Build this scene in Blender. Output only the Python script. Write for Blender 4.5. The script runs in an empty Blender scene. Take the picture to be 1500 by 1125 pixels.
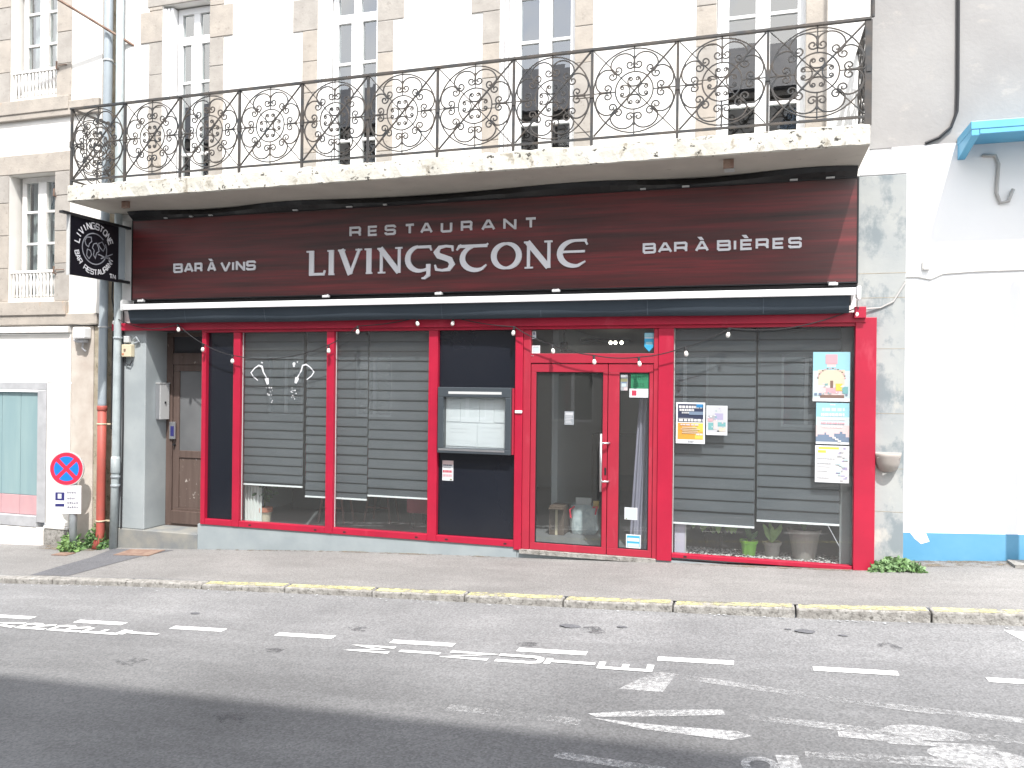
import bpy, math, random
from math import sin, cos, pi, radians
from mathutils import Vector, Matrix

random.seed(7)
SC = bpy.context.scene
COL = SC.collection

# ------------------------------------------------------------------ camera, sky, sun, exposure
cd = bpy.data.cameras.new("camera")
cam = bpy.data.objects.new("camera", cd)
COL.objects.link(cam)
SC.camera = cam
cd.sensor_width = 36.0
cd.lens = 36.0 * 1160.0 / 1500.0
cd.clip_start = 0.05
cd.clip_end = 600.0
yaw = math.atan(1160.0 / 3820.0)
roll = math.atan(0.011)
R0 = Vector((cos(yaw), sin(yaw), 0))
F0 = Vector((-sin(yaw), cos(yaw), 0))
Z0 = Vector((0, 0, 1))
CR = cos(roll) * R0 + sin(roll) * Z0
CU = cos(roll) * Z0 - sin(roll) * R0
M = Matrix((CR, CU, -F0)).transposed().to_4x4()
M.translation = Vector((0, -8.83, 1.88))
cam.matrix_world = M

SUN_TO = Vector((0.44, -1.0, 1.75)).normalized()        # towards the sun
SUN_EL = math.asin(SUN_TO.z)
SUN_AZ = math.atan2(SUN_TO.x, SUN_TO.y)                 # clockwise from +Y

world = bpy.data.worlds.new("World")
SC.world = world
world.use_nodes = True
wn = world.node_tree.nodes
wl = world.node_tree.links
wn.clear()
w_out = wn.new("ShaderNodeOutputWorld")
w_bg = wn.new("ShaderNodeBackground")
w_bg.inputs[1].default_value = 0.15
w_sky = wn.new("ShaderNodeTexSky")
w_sky.sky_type = 'NISHITA'
w_sky.sun_disc = False
w_sky.sun_elevation = SUN_EL
w_sky.sun_rotation = SUN_AZ
w_sky.air_density = 1.2
w_sky.dust_density = 2.0
# broken white cloud over the blue
w_tc = wn.new("ShaderNodeTexCoord")
w_nz = wn.new("ShaderNodeTexNoise")
w_nz.inputs["Scale"].default_value = 2.6
w_nz.inputs["Detail"].default_value = 6.0
w_rp = wn.new("ShaderNodeValToRGB")
w_rp.color_ramp.elements[0].position = 0.36
w_rp.color_ramp.elements[1].position = 0.60
w_mx = wn.new("ShaderNodeMix")
w_mx.data_type = 'RGBA'
wl.new(w_tc.outputs["Generated"], w_nz.inputs["Vector"])
wl.new(w_nz.outputs["Fac"], w_rp.inputs[0])
wl.new(w_rp.outputs[0], w_mx.inputs[0])
wl.new(w_sky.outputs[0], w_mx.inputs[6])
w_mx.inputs[7].default_value = (7.2, 7.2, 7.1, 1)
wl.new(w_mx.outputs[2], w_bg.inputs[0])
wl.new(w_bg.outputs[0], w_out.inputs[0])

sd = bpy.data.lights.new("sun", 'SUN')
sd.energy = 2.75
sd.angle = radians(0.9)
sd.color = (1.0, 0.965, 0.92)
sun = bpy.data.objects.new("sun", sd)
COL.objects.link(sun)
sun.rotation_euler = (-SUN_TO).to_track_quat('-Z', 'Y').to_euler()

SC.view_settings.view_transform = 'Standard'
SC.view_settings.look = 'None'
SC.view_settings.gamma = 1.0
SC.view_settings.use_curve_mapping = False
SC.view_settings.exposure = 1.42

# ------------------------------------------------------------------ materials (world-position driven)
def nt(name):
    m = bpy.data.materials.new(name)
    m.use_nodes = True
    t = m.node_tree
    return m, t.nodes, t.links, t.nodes["Principled BSDF"]

def pos_vec(n, l, scale):
    g = n.new("ShaderNodeNewGeometry")
    mp = n.new("ShaderNodeMapping")
    mp.inputs["Scale"].default_value = scale if hasattr(scale, '__len__') else (scale,) * 3
    l.new(g.outputs["Position"], mp.inputs["Vector"])
    return mp.outputs[0]

def noise(n, l, scale, detail=4.0, rough=0.55):
    z = n.new("ShaderNodeTexNoise")
    z.inputs["Scale"].default_value = 1.0
    z.inputs["Detail"].default_value = detail
    z.inputs["Roughness"].default_value = rough
    l.new(pos_vec(n, l, scale), z.inputs["Vector"])
    return z.outputs["Fac"]

def ramp(n, l, src, lo, hi, c0=(0, 0, 0, 1), c1=(1, 1, 1, 1)):
    r = n.new("ShaderNodeValToRGB")
    r.color_ramp.elements[0].position = lo
    r.color_ramp.elements[1].position = hi
    r.color_ramp.elements[0].color = c0
    r.color_ramp.elements[1].color = c1
    l.new(src, r.inputs[0])
    return r.outputs[0]

def c4(c):
    return (c[0], c[1], c[2], 1.0)

def mixc(n, l, fac, a, b):
    m = n.new("ShaderNodeMix")
    m.data_type = 'RGBA'
    if isinstance(fac, (int, float)):
        m.inputs[0].default_value = fac
    else:
        l.new(fac, m.inputs[0])
    for k, v in ((6, a), (7, b)):
        if isinstance(v, tuple):
            m.inputs[k].default_value = c4(v)
        else:
            l.new(v, m.inputs[k])
    return m.outputs[2]

def mk(name, c, c2=None, sc=3.0, lo=0.35, hi=0.65, rough=0.6, metal=0.0, bump=0.0, bsc=60.0, spec=0.5,
       stains=(), coat=0.0):
    """base colour c, soft second colour c2, then (colour, scale, lo, hi) stain layers, noise bump"""
    m, n, l, b = nt(name)
    col = c
    if c2:
        col = mixc(n, l, ramp(n, l, noise(n, l, sc), lo, hi), c, c2)
    for (sc_c, s_s, s_lo, s_hi) in stains:
        col = mixc(n, l, ramp(n, l, noise(n, l, s_s, 8.0, 0.65), s_lo, s_hi), col, sc_c)
    if isinstance(col, tuple):
        b.inputs["Base Color"].default_value = c4(col)
    else:
        l.new(col, b.inputs["Base Color"])
    b.inputs["Roughness"].default_value = rough
    b.inputs["Metallic"].default_value = metal
    b.inputs["Specular IOR Level"].default_value = spec
    if coat:
        b.inputs["Coat Weight"].default_value = coat
    if bump:
        bp = n.new("ShaderNodeBump")
        bp.inputs["Strength"].default_value = bump
        bp.inputs["Distance"].default_value = 0.01
        l.new(noise(n, l, bsc, 5.0), bp.inputs["Height"])
        l.new(bp.outputs[0], b.inputs["Normal"])
    return m

def mk_glass(name, ior=1.55, tint=(0.86, 0.9, 0.9), veil=0.0):
    m, n, l, b = nt(name)
    n.remove(b)
    out = n["Material Output"]
    tr = n.new("ShaderNodeBsdfTransparent")
    tr.inputs[0].default_value = c4(tint)
    gl = n.new("ShaderNodeBsdfGlossy")
    gl.inputs["Roughness"].default_value = 0.0
    gl.inputs[0].default_value = (1, 1, 1, 1)
    fr = n.new("ShaderNodeFresnel")
    fr.inputs[0].default_value = ior
    mx = n.new("ShaderNodeMixShader")
    ge = n.new("ShaderNodeNewGeometry")            # only the outer face of a pane mirrors
    su = n.new("ShaderNodeMath"); su.operation = 'SUBTRACT'; su.inputs[0].default_value = 1.0
    l.new(ge.outputs["Backfacing"], su.inputs[1])
    mu = n.new("ShaderNodeMath"); mu.operation = 'MULTIPLY'
    l.new(fr.outputs[0], mu.inputs[0]); l.new(su.outputs[0], mu.inputs[1])
    l.new(mu.outputs[0], mx.inputs[0])
    l.new(tr.outputs[0], mx.inputs[1])
    l.new(gl.outputs[0], mx.inputs[2])
    last = mx.outputs[0]
    if veil:  # pale diffuse film imitates the veil of reflections over the glass
        df = n.new("ShaderNodeBsdfDiffuse")
        df.inputs[0].default_value = (0.7, 0.7, 0.68, 1)
        m2 = n.new("ShaderNodeMixShader")
        m2.inputs[0].default_value = veil
        l.new(last, m2.inputs[1])
        l.new(df.outputs[0], m2.inputs[2])
        last = m2.outputs[0]
    l.new(last, out.inputs[0])
    return m

def mk_worn(name, c, sc=14.0, lo=0.42, hi=0.6, rough=0.7, sc2=2.0):
    """paint that has worn away in patches (transparent where the asphalt shows)"""
    m, n, l, b = nt(name)
    out = n["Material Output"]
    b.inputs["Base Color"].default_value = c4(c)
    b.inputs["Roughness"].default_value = rough
    tr = n.new("ShaderNodeBsdfTransparent")
    mx = n.new("ShaderNodeMixShader")
    a = noise(n, l, sc, 8.0, 0.75)
    ad = n.new("ShaderNodeMath")
    ad.operation = 'ADD'
    mu = n.new("ShaderNodeMath")
    mu.operation = 'MULTIPLY'
    mu.inputs[1].default_value = 0.5
    l.new(noise(n, l, sc2, 3.0), mu.inputs[0])
    l.new(a, ad.inputs[0])
    l.new(mu.outputs[0], ad.inputs[1])
    l.new(ramp(n, l, ad.outputs[0], lo + .25, hi + .25), mx.inputs[0])
    l.new(tr.outputs[0], mx.inputs[1])
    l.new(b.outputs[0], mx.inputs[2])
    l.new(mx.outputs[0], out.inputs[0])
    return m

def mk_asphalt(name, dark, light, grain=90.0, lane=False):
    m, n, l, b = nt(name)
    big = ramp(n, l, noise(n, l, 0.6, 5.0), 0.35, 0.68)
    col = mixc(n, l, big, dark, light)
    mid = ramp(n, l, noise(n, l, (1.2, 5.0, 1.0), 5.0), 0.4, 0.75)
    md = n.new("ShaderNodeMix"); md.data_type = 'RGBA'; md.blend_type = 'MULTIPLY'; md.inputs[0].default_value = 0.16
    l.new(col, md.inputs[6]); l.new(mid, md.inputs[7])
    v = n.new("ShaderNodeTexVoronoi")
    v.inputs["Scale"].default_value = 1.0
    l.new(pos_vec(n, l, grain), v.inputs["Vector"])
    sp = ramp(n, l, v.outputs["Color"], 0.15, 0.95, (0.74, 0.74, 0.74, 1), (1.24, 1.24, 1.24, 1))
    m2 = n.new("ShaderNodeMix"); m2.data_type = 'RGBA'; m2.blend_type = 'MULTIPLY'; m2.inputs[0].default_value = 1.0
    l.new(md.outputs[2], m2.inputs[6]); l.new(sp, m2.inputs[7])
    last = m2.outputs[2]
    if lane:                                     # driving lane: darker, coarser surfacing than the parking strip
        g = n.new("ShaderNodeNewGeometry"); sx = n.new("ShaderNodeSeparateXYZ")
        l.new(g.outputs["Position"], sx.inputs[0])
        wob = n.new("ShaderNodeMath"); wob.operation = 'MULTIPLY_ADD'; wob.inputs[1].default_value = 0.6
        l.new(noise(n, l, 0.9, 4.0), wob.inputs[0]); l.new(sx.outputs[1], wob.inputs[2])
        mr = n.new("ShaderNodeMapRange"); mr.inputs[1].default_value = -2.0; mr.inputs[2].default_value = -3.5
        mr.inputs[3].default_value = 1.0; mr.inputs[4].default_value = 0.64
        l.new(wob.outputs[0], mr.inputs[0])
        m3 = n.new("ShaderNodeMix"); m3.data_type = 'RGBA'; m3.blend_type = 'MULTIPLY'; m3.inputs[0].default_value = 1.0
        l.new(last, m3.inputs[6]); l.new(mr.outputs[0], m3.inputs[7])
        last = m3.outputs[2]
    l.new(last, b.inputs["Base Color"])
    b.inputs["Roughness"].default_value = 0.85
    bp = n.new("ShaderNodeBump"); bp.inputs["Strength"].default_value = 0.35; bp.inputs["Distance"].default_value = 0.006
    l.new(v.outputs["Distance"], bp.inputs["Height"])
    l.new(bp.outputs[0], b.inputs["Normal"])
    return m

def mk_woodsign(name):
    m, n, l, b = nt(name)
    a = noise(n, l, (0.35, 1.0, 7.0), 5.0, 0.6)
    col = mixc(n, l, ramp(n, l, a, 0.34, 0.70), (0.024, 0.010, 0.010), (0.17, 0.022, 0.026))
    f = noise(n, l, (1.2, 1.0, 45.0), 3.0)
    col = mixc(n, l, ramp(n, l, f, 0.45, 0.75), col, (0.05, 0.02, 0.02))
    l.new(col, b.inputs["Base Color"])
    b.inputs["Roughness"].default_value = 0.30
    b.inputs["Specular IOR Level"].default_value = 0.65
    return m

MT = {}
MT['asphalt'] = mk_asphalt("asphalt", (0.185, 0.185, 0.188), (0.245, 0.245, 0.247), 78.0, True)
MT['asphalt_dark'] = mk_asphalt("fresh_asphalt", (0.11, 0.112, 0.122), (0.135, 0.137, 0.147), 95.0)
MT['pave'] = mk_asphalt("pavement_asphalt", (0.19, 0.185, 0.18), (0.25, 0.243, 0.236), 110.0)
MT['kerb'] = mk("kerb_granite", (0.33, 0.32, 0.30), (0.20, 0.19, 0.175), 14.0, rough=0.9, bump=0.9, bsc=55,
                stains=(((0.10, 0.095, 0.085), 30.0, 0.52, 0.66),))
MT['yellow'] = mk_worn("yellow_kerb_paint", (0.56, 0.52, 0.25), 16.0, 0.40, 0.60)
MT['white_paint'] = mk_worn("white_road_paint", (0.70, 0.70, 0.69), 30.0, 0.10, 0.46)
MT['worn_paint'] = mk_worn("worn_road_paint", (0.50, 0.50, 0.50), 34.0, 0.36, 0.74)
MT['ghost_paint'] = mk_worn("old_ghost_paint", (0.42, 0.42, 0.42), 36.0, 0.44, 0.80)
MT['plaster'] = mk("white_plaster", (0.80, 0.79, 0.77), (0.73, 0.72, 0.69), 1.3, rough=0.9, bump=0.12, bsc=30,
                   stains=(((0.52, 0.50, 0.46), (2.0, 2.0, 0.7), 0.66, 0.82),))
MT['plaster_left'] = mk("cream_plaster", (0.80, 0.78, 0.74), (0.72, 0.70, 0.66), 1.7, rough=0.9, bump=0.12, bsc=30,
                        stains=(((0.50, 0.47, 0.43), (3.0, 3.0, 1.1), 0.64, 0.80),))
MT['plaster_right'] = mk("white_wall_paint", (0.83, 0.83, 0.83), (0.80, 0.80, 0.81), 1.2, rough=0.85, bump=0.08, bsc=22)
MT['pier_render'] = mk("pinkish_render", (0.40, 0.345, 0.30), (0.50, 0.46, 0.41), 3.0, rough=0.9, bump=0.2, bsc=26,
                       stains=(((0.38, 0.34, 0.30), (5.0, 5.0, 2.2), 0.6, 0.74),))
MT['old_stone'] = mk("weathered_joint_stone", (0.27, 0.23, 0.17), (0.36, 0.32, 0.25), 6.0, rough=0.95, bump=0.5, bsc=24,
                     stains=(((0.11, 0.11, 0.07), 9.0, 0.58, 0.7),))
MT['cement'] = mk("grey_cement_render", (0.265, 0.258, 0.254), (0.305, 0.298, 0.292), 1.6, rough=0.92, bump=0.25, bsc=24,
                  stains=(((0.33, 0.315, 0.30), (3.0, 3, 4), 0.60, 0.68), ((0.17, 0.16, 0.157), (4.0, 4, 1.2), 0.66, 0.8)))
MT['grey_paint'] = mk("pale_grey_paint", (0.255, 0.285, 0.297), (0.33, 0.36, 0.368), 1.5, rough=0.75, bump=0.15, bsc=16,
                      stains=(((0.55, 0.55, 0.53), (5, 5, 2.2), 0.66, 0.76), ((0.20, 0.22, 0.225), (6, 6, 3), 0.68, 0.8)))
MT['plinth_paint'] = mk("blue_grey_plinth_paint", (0.235, 0.27, 0.285), (0.28, 0.315, 0.328), 2.5, rough=0.8, bump=0.1, bsc=20)
MT['pilaster_right'] = mk("patched_pilaster_paint", (0.36, 0.37, 0.36), (0.29, 0.31, 0.315), 1.6, rough=0.85, bump=0.2, bsc=16,
                          stains=(((0.19, 0.22, 0.235), (2.2, 3, 1.5), 0.50, 0.58), ((0.46, 0.44, 0.40), (2.6, 4, 1.6), 0.58, 0.70)))
MT['stone'] = mk("pale_granite", (0.405, 0.365, 0.32), (0.34, 0.308, 0.272), 5.0, rough=0.92, bump=0.35, bsc=40,
                 stains=(((0.24, 0.215, 0.19), 13.0, 0.58, 0.74), ((0.42, 0.27, 0.17), (7, 7, 2.0), 0.63, 0.78)))
MT['stone_grey'] = mk("greyer_granite", (0.375, 0.35, 0.32), (0.31, 0.288, 0.263), 5.0, rough=0.92, bump=0.35, bsc=40,
                      stains=(((0.22, 0.20, 0.18), 14.0, 0.58, 0.74),))
MT['balcony'] = mk("weathered_concrete", (0.58, 0.565, 0.52), (0.44, 0.425, 0.375), 3.0, rough=0.95, bump=0.6, bsc=26,
                   stains=(((0.26, 0.235, 0.19), (6, 7, 5), 0.56, 0.66), ((0.05, 0.046, 0.04), (12, 14, 15), 0.59, 0.645)))
MT['iron'] = mk("grey_wrought_iron", (0.036, 0.040, 0.044), (0.075, 0.062, 0.052), 9.0, rough=0.55, spec=0.4)
MT['pvc'] = mk("white_window_frame", (0.80, 0.80, 0.80), rough=0.45)
MT['white_old'] = mk("old_white_woodwork", (0.76, 0.75, 0.73), (0.66, 0.64, 0.61), 9.0, rough=0.7,
                     stains=(((0.40, 0.38, 0.35), 24.0, 0.62, 0.72),))
MT['dirty_white'] = mk("dirty_white_woodwork", (0.40, 0.405, 0.42), (0.33, 0.335, 0.35), 7.0, rough=0.7,
                       stains=(((0.36, 0.35, 0.34), 14.0, 0.62, 0.75),))
MT['glass_up'] = mk_glass("window_glass", 2.7)
MT['glass'] = mk_glass("shop_glass", 1.68, (0.93, 0.95, 0.95), 0.02)
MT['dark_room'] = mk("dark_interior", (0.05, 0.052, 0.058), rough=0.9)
MT['curtain_white'] = mk("net_curtain", (0.42, 0.43, 0.43), (0.34, 0.35, 0.36), (14, 14, 0.4), rough=0.95)
MT['red'] = mk("red_gloss_paint", (0.375, 0.009, 0.036), (0.315, 0.008, 0.032), 2.2, rough=0.42, spec=0.45, stains=(((0.42, 0.045, 0.075), (5, 5, 1.6), 0.60, 0.80), ((0.20, 0.012, 0.02), 17.0, 0.66, 0.74)))
MT['red_door'] = mk("red_door_paint", (0.345, 0.018, 0.040), (0.295, 0.017, 0.037), 2.6, rough=0.45, spec=0.45, stains=(((0.38, 0.06, 0.085), (5, 5, 1.4), 0.58, 0.80),))
MT['screw'] = mk("dark_drain_slot", (0.03, 0.012, 0.014), rough=0.8)
MT['black_panel'] = mk("black_gloss_panel", (0.008, 0.010, 0.016), (0.011, 0.013, 0.019), 1.0, rough=0.22, spec=0.5)
MT['sign'] = mk_woodsign("dark_red_wood_print")
MT['black'] = mk("black_plastic", (0.012, 0.012, 0.014), rough=0.5)
MT['black_film'] = mk("crumpled_black_film", (0.010, 0.010, 0.011), rough=0.35, bump=0.5, bsc=18)
MT['letter'] = mk("silver_letter", (0.60, 0.60, 0.63), rough=0.4)
MT['blade_black'] = mk("black_sign_face", (0.006, 0.006, 0.010), rough=0.3)
MT['blade_white'] = mk("white_sign_print", (0.62, 0.63, 0.66), rough=0.5)
MT['blade_grey'] = mk("grey_sign_print", (0.22, 0.23, 0.26), rough=0.5)
MT['awning_white'] = mk("white_aluminium", (0.78, 0.79, 0.80), rough=0.35)
MT['awning_cloth'] = mk("navy_awning_cloth", (0.024, 0.036, 0.050), (0.031, 0.044, 0.059), (1.2, 1, 3), rough=0.75, bump=0.12, bsc=200)
MT['steel'] = mk("brushed_steel", (0.62, 0.62, 0.64), rough=0.3, metal=0.9)
MT['galv'] = mk("galvanised_steel", (0.42, 0.46, 0.48), (0.34, 0.37, 0.39), 12.0, rough=0.45, metal=0.35)
MT['zinc'] = mk("zinc_pipe", (0.40, 0.45, 0.46), (0.31, 0.35, 0.36), 6.0, rough=0.55, metal=0.15,
                stains=(((0.52, 0.55, 0.54), (9, 9, 2), 0.6, 0.75),))
MT['pipe_grey'] = mk("grey_pvc_pipe", (0.27, 0.31, 0.345), (0.31, 0.35, 0.375), 4.0, rough=0.5)
MT['pipe_red'] = mk("red_cast_iron_pipe", (0.36, 0.075, 0.055), (0.30, 0.07, 0.055), 8.0, rough=0.6, bump=0.1, bsc=40)
MT['cream'] = mk("cream_plastic", (0.52, 0.46, 0.33), rough=0.6)
MT['light_grey'] = mk("light_grey_metal", (0.46, 0.47, 0.47), rough=0.5)
MT['blind'] = mk("grey_blind_fabric", (0.060, 0.068, 0.077), (0.074, 0.082, 0.092), (1.5, 1, 3), rough=0.85, bump=0.06, bsc=300)
MT['blind_back'] = mk("dark_blind_backing", (0.034, 0.038, 0.043), rough=0.9)
MT['door_brown'] = mk("brown_varnished_wood", (0.085, 0.058, 0.049), (0.115, 0.082, 0.070), (14, 14, 1.2), rough=0.5,
                      stains=(((0.30, 0.25, 0.22), (14, 14, 10), 0.66, 0.72),))
MT['door_scuff'] = mk("scuffed_brown_panel", (0.09, 0.063, 0.053), (0.115, 0.083, 0.071), (14, 14, 1.2), rough=0.6,
                      stains=(((0.42, 0.38, 0.35), (12, 12, 9), 0.60, 0.66),))
MT['frosted'] = mk("frosted_glass", (0.15, 0.155, 0.16), (0.11, 0.115, 0.12), 1.4, rough=0.35)
MT['step'] = mk("dark_granite_step", (0.16, 0.17, 0.175), (0.24, 0.235, 0.21), 4.0, rough=0.85, bump=0.25, bsc=40)
MT['teal'] = mk("faded_teal_shutter", (0.20, 0.30, 0.32), (0.235, 0.335, 0.345), (6, 6, 0.8), rough=0.7)
MT['pinkred'] = mk("faded_pink_board", (0.50, 0.30, 0.31), (0.44, 0.27, 0.29), (5, 5, 2), rough=0.8)
MT['blue_base'] = mk("blue_skirting_paint", (0.085, 0.27, 0.44), (0.11, 0.30, 0.47), 3.0, rough=0.7,
                     stains=(((0.045, 0.17, 0.32), (3, 3, 2), 0.62, 0.75),))
MT['blue_metal'] = mk("blue_painted_metal", (0.09, 0.36, 0.58), (0.12, 0.40, 0.60), 3.0, rough=0.45)
MT['room_wall'] = mk("interior_wall", (0.40, 0.43, 0.45), rough=0.9)
MT['room_floor'] = mk("interior_floor", (0.12, 0.125, 0.13), (0.15, 0.155, 0.16), 2.0, rough=0.45)
MT['room_ceil'] = mk("interior_ceiling", (0.34, 0.34, 0.33), rough=0.9)
MT['terracotta'] = mk("terracotta", (0.40, 0.15, 0.09), rough=0.8)
MT['pot_cream'] = mk("cream_pot", (0.55, 0.48, 0.36), rough=0.6)
MT['pot_green'] = mk("lime_green_pot", (0.22, 0.55, 0.05), rough=0.4)
MT['pot_taupe'] = mk("taupe_pot", (0.27, 0.245, 0.225), (0.24, 0.22, 0.20), 8, rough=0.8)
MT['sconce'] = mk("taupe_plastic_planter", (0.34, 0.31, 0.285), (0.30, 0.27, 0.25), 8, rough=0.7)
MT['gravel'] = mk("white_gravel", (0.55, 0.54, 0.52), (0.40, 0.39, 0.38), 60, rough=0.9)
MT['leaf'] = mk("leaf_green", (0.085, 0.17, 0.05), (0.14, 0.24, 0.09), 25, rough=0.5)
MT['leaf_light'] = mk("light_leaf_green", (0.16, 0.28, 0.075), (0.23, 0.36, 0.13), 25, rough=0.55)
MT['leaf_dark'] = mk("dark_leaf_green", (0.035, 0.085, 0.03), (0.055, 0.12, 0.04), 25, rough=0.55)
MT['leaf_grey'] = mk("grey_green_leaf", (0.13, 0.23, 0.095), (0.22, 0.34, 0.16), 30, rough=0.6)
MT['bag'] = mk("pale_woven_bag", (0.46, 0.52, 0.53), (0.32, 0.38, 0.40), 14, rough=0.5)
MT['cloth_violet'] = mk("grey_violet_curtain", (0.30, 0.29, 0.36), (0.24, 0.235, 0.30), (20, 20, 0.4), rough=0.9)
MT['seat_red'] = mk("pink_red_upholstery", (0.46, 0.13, 0.16), rough=0.8)
MT['maroon'] = mk("maroon_upholstery", (0.14, 0.025, 0.05), rough=0.8)
MT['wood_red'] = mk("reddish_wood", (0.16, 0.075, 0.065), rough=0.6)
MT['paper'] = mk("white_paper", (0.56, 0.58, 0.60), rough=0.8)
MT['paper2'] = mk("off_white_paper", (0.50, 0.52, 0.545), rough=0.8)
MT['rust'] = mk("rusty_metal", (0.17, 0.10, 0.075), (0.24, 0.17, 0.13), 12, rough=0.9)
MT['sign_red'] = mk("traffic_red", (0.60, 0.025, 0.06), rough=0.4)
MT['sign_blue'] = mk("traffic_blue", (0.010, 0.17, 0.62), rough=0.4)
MT['navy'] = mk("navy_print", (0.025, 0.025, 0.13), rough=0.5)
MT['tile_roof'] = mk("roof_slates", (0.10, 0.105, 0.12), (0.14, 0.14, 0.15), 3, rough=0.7)
MT['opp_wall'] = mk("grey_beige_street_wall", (0.42, 0.40, 0.37), (0.36, 0.34, 0.32), 0.8, rough=0.9)  # the wall's own grey-beige colour
MT['rubber'] = mk("black_cable", (0.018, 0.018, 0.02), rough=0.6)
MT['cable_grey'] = mk("grey_cable", (0.42, 0.41, 0.40), rough=0.7)
MT['bulb'] = mk("clear_white_bulb", (0.80, 0.78, 0.74), rough=0.12, coat=0.6)
def flat(name, c, rough=0.6):
    k = 'f_' + name
    if k not in MT:
        MT[k] = mk(name, c, rough=rough)
    return MT[k]
lampm, _n, _l, _b = nt("lit_lamp_glass")
_b.inputs["Emission Color"].default_value = (1.0, 0.93, 0.75, 1)
_b.inputs["Emission Strength"].default_value = 4.0
MT['lamp_lit'] = lampm

# ------------------------------------------------------------------ mesh helpers
ORG = {}

class MB:
    def __init__(s):
        s.v = []; s.f = []; s.mi = []; s.mat = 0
    def add(s, vs, fs):
        o = len(s.v)
        s.v += [tuple(p) for p in vs]
        for f in fs:
            s.f.append([i + o for i in f]); s.mi.append(s.mat)
        return s
    def box(s, x0, x1, y0, y1, z0, z1):
        return s.add([(x0, y0, z0), (x1, y0, z0), (x1, y1, z0), (x0, y1, z0), (x0, y0, z1), (x1, y0, z1), (x1, y1, z1), (x0, y1, z1)],
                     [(0, 3, 2, 1), (4, 5, 6, 7), (0, 1, 5, 4), (1, 2, 6, 5), (2, 3, 7, 6), (3, 0, 4, 7)])
    def hexa(s, p):
        return s.add(p, [(0, 3, 2, 1), (4, 5, 6, 7), (0, 1, 5, 4), (1, 2, 6, 5), (2, 3, 7, 6), (3, 0, 4, 7)])
    def poly(s, pts):
        return s.add(pts, [tuple(range(len(pts)))])
    def prism_xz(s, pts, y0, y1):
        """closed polygon in X,Z (counter clockwise seen from -Y) extruded y0 (front) .. y1 (back)"""
        n = len(pts)
        vs = [(x, y0, z) for x, z in pts] + [(x, y1, z) for x, z in pts]
        fs = [tuple(range(n)), tuple(range(2 * n - 1, n - 1, -1))]
        for i in range(n):
            j = (i + 1) % n
            fs.append((i, n + i, n + j, j))
        return s.add(vs, fs)
    def tube(s, path, r, n=6, close=False, cap=True):
        P = [Vector(p) for p in path]
        rr = r if hasattr(r, '__len__') else [r] * len(P)
        rings = []
        N = len(P)
        up = None
        for i in range(N):
            if close:
                t = (P[(i + 1) % N] - P[i - 1])
            else:
                t = P[min(i + 1, N - 1)] - P[max(i - 1, 0)]
            t.normalize()
            if up is None:
                up = Vector((0, 1, 0)) if abs(t.y) < 0.9 else Vector((1, 0, 0))
            u = up - t * up.dot(t)
            if u.length < 1e-4:
                u = Vector((1, 0, 0)) - t * t.x
            u.normalize()
            w = t.cross(u)
            up = u
            rings.append([P[i] + (u * cos(2 * pi * k / n) + w * sin(2 * pi * k / n)) * rr[i] for k in range(n)])
        vs = [p for g in rings for p in g]
        fs = []
        for i in range(N if close else N - 1):
            a = i * n; b = ((i + 1) % N) * n
            for k in range(n):
                k2 = (k + 1) % n
                fs.append((a + k, a + k2, b + k2, b + k))
        if cap and not close:
            fs.append(tuple(range(n - 1, -1, -1)))
            fs.append(tuple(range((N - 1) * n, N * n)))
        return s.add(vs, fs)
    def lathe(s, prof, c, n=20):
        """profile of (r, z) turned round the vertical axis at c"""
        vs = []; fs = []
        for r, z in prof:
            for k in range(n):
                a = 2 * pi * k / n
                vs.append((c[0] + r * cos(a), c[1] + r * sin(a), c[2] + z))
        for i in range(len(prof) - 1):
            for k in range(n):
                k2 = (k + 1) % n
                fs.append((i * n + k, i * n + k2, (i + 1) * n + k2, (i + 1) * n + k))
        fs.append(tuple(range(n - 1, -1, -1)))
        fs.append(tuple(range((len(prof) - 1) * n, len(prof) * n)))
        return s.add(vs, fs)
    def obj(s, name, mat, parent=None, org=None, smooth=False, bevel=0.0):
        if org is None:
            if parent is not None:
                org = ORG[parent.name]
            else:
                xs = [p[0] for p in s.v]; ys = [p[1] for p in s.v]; zs = [p[2] for p in s.v]
                org = Vector(((min(xs) + max(xs)) / 2, (min(ys) + max(ys)) / 2, min(zs)))
        org = Vector(org)
        me = bpy.data.meshes.new(name)
        me.from_pydata([(p[0] - org.x, p[1] - org.y, p[2] - org.z) for p in s.v], [], s.f)
        mats = mat if isinstance(mat, (list, tuple)) else [mat]
        for m in mats:
            me.materials.append(MT[m] if isinstance(m, str) else m)
        if len(mats) > 1:
            me.polygons.foreach_set("material_index", s.mi)
        if smooth:
            me.polygons.foreach_set("use_smooth", [True] * len(me.polygons))
        me.update()
        o = bpy.data.objects.new(name, me)
        COL.objects.link(o)
        if parent is not None:
            o.parent = parent
            o.location = org - ORG[parent.name]
        else:
            o.location = org
        ORG[o.name] = org
        if bevel:
            b = o.modifiers.new("bevel", 'BEVEL')
            b.width = bevel; b.segments = 2; b.limit_method = 'ANGLE'
        return o

def tag(o, label, cat, group=None):
    o['label'] = label; o['category'] = cat
    if group:
        o['group'] = group
    return o

def struct(o):
    o['kind'] = 'structure'
    return o

def thing(name, loc, label, cat, group=None):
    o = bpy.data.objects.new(name, None)
    o.empty_display_size = 0.2
    COL.objects.link(o)
    o.location = loc
    ORG[o.name] = Vector(loc)
    return tag(o, label, cat, group)

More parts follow.
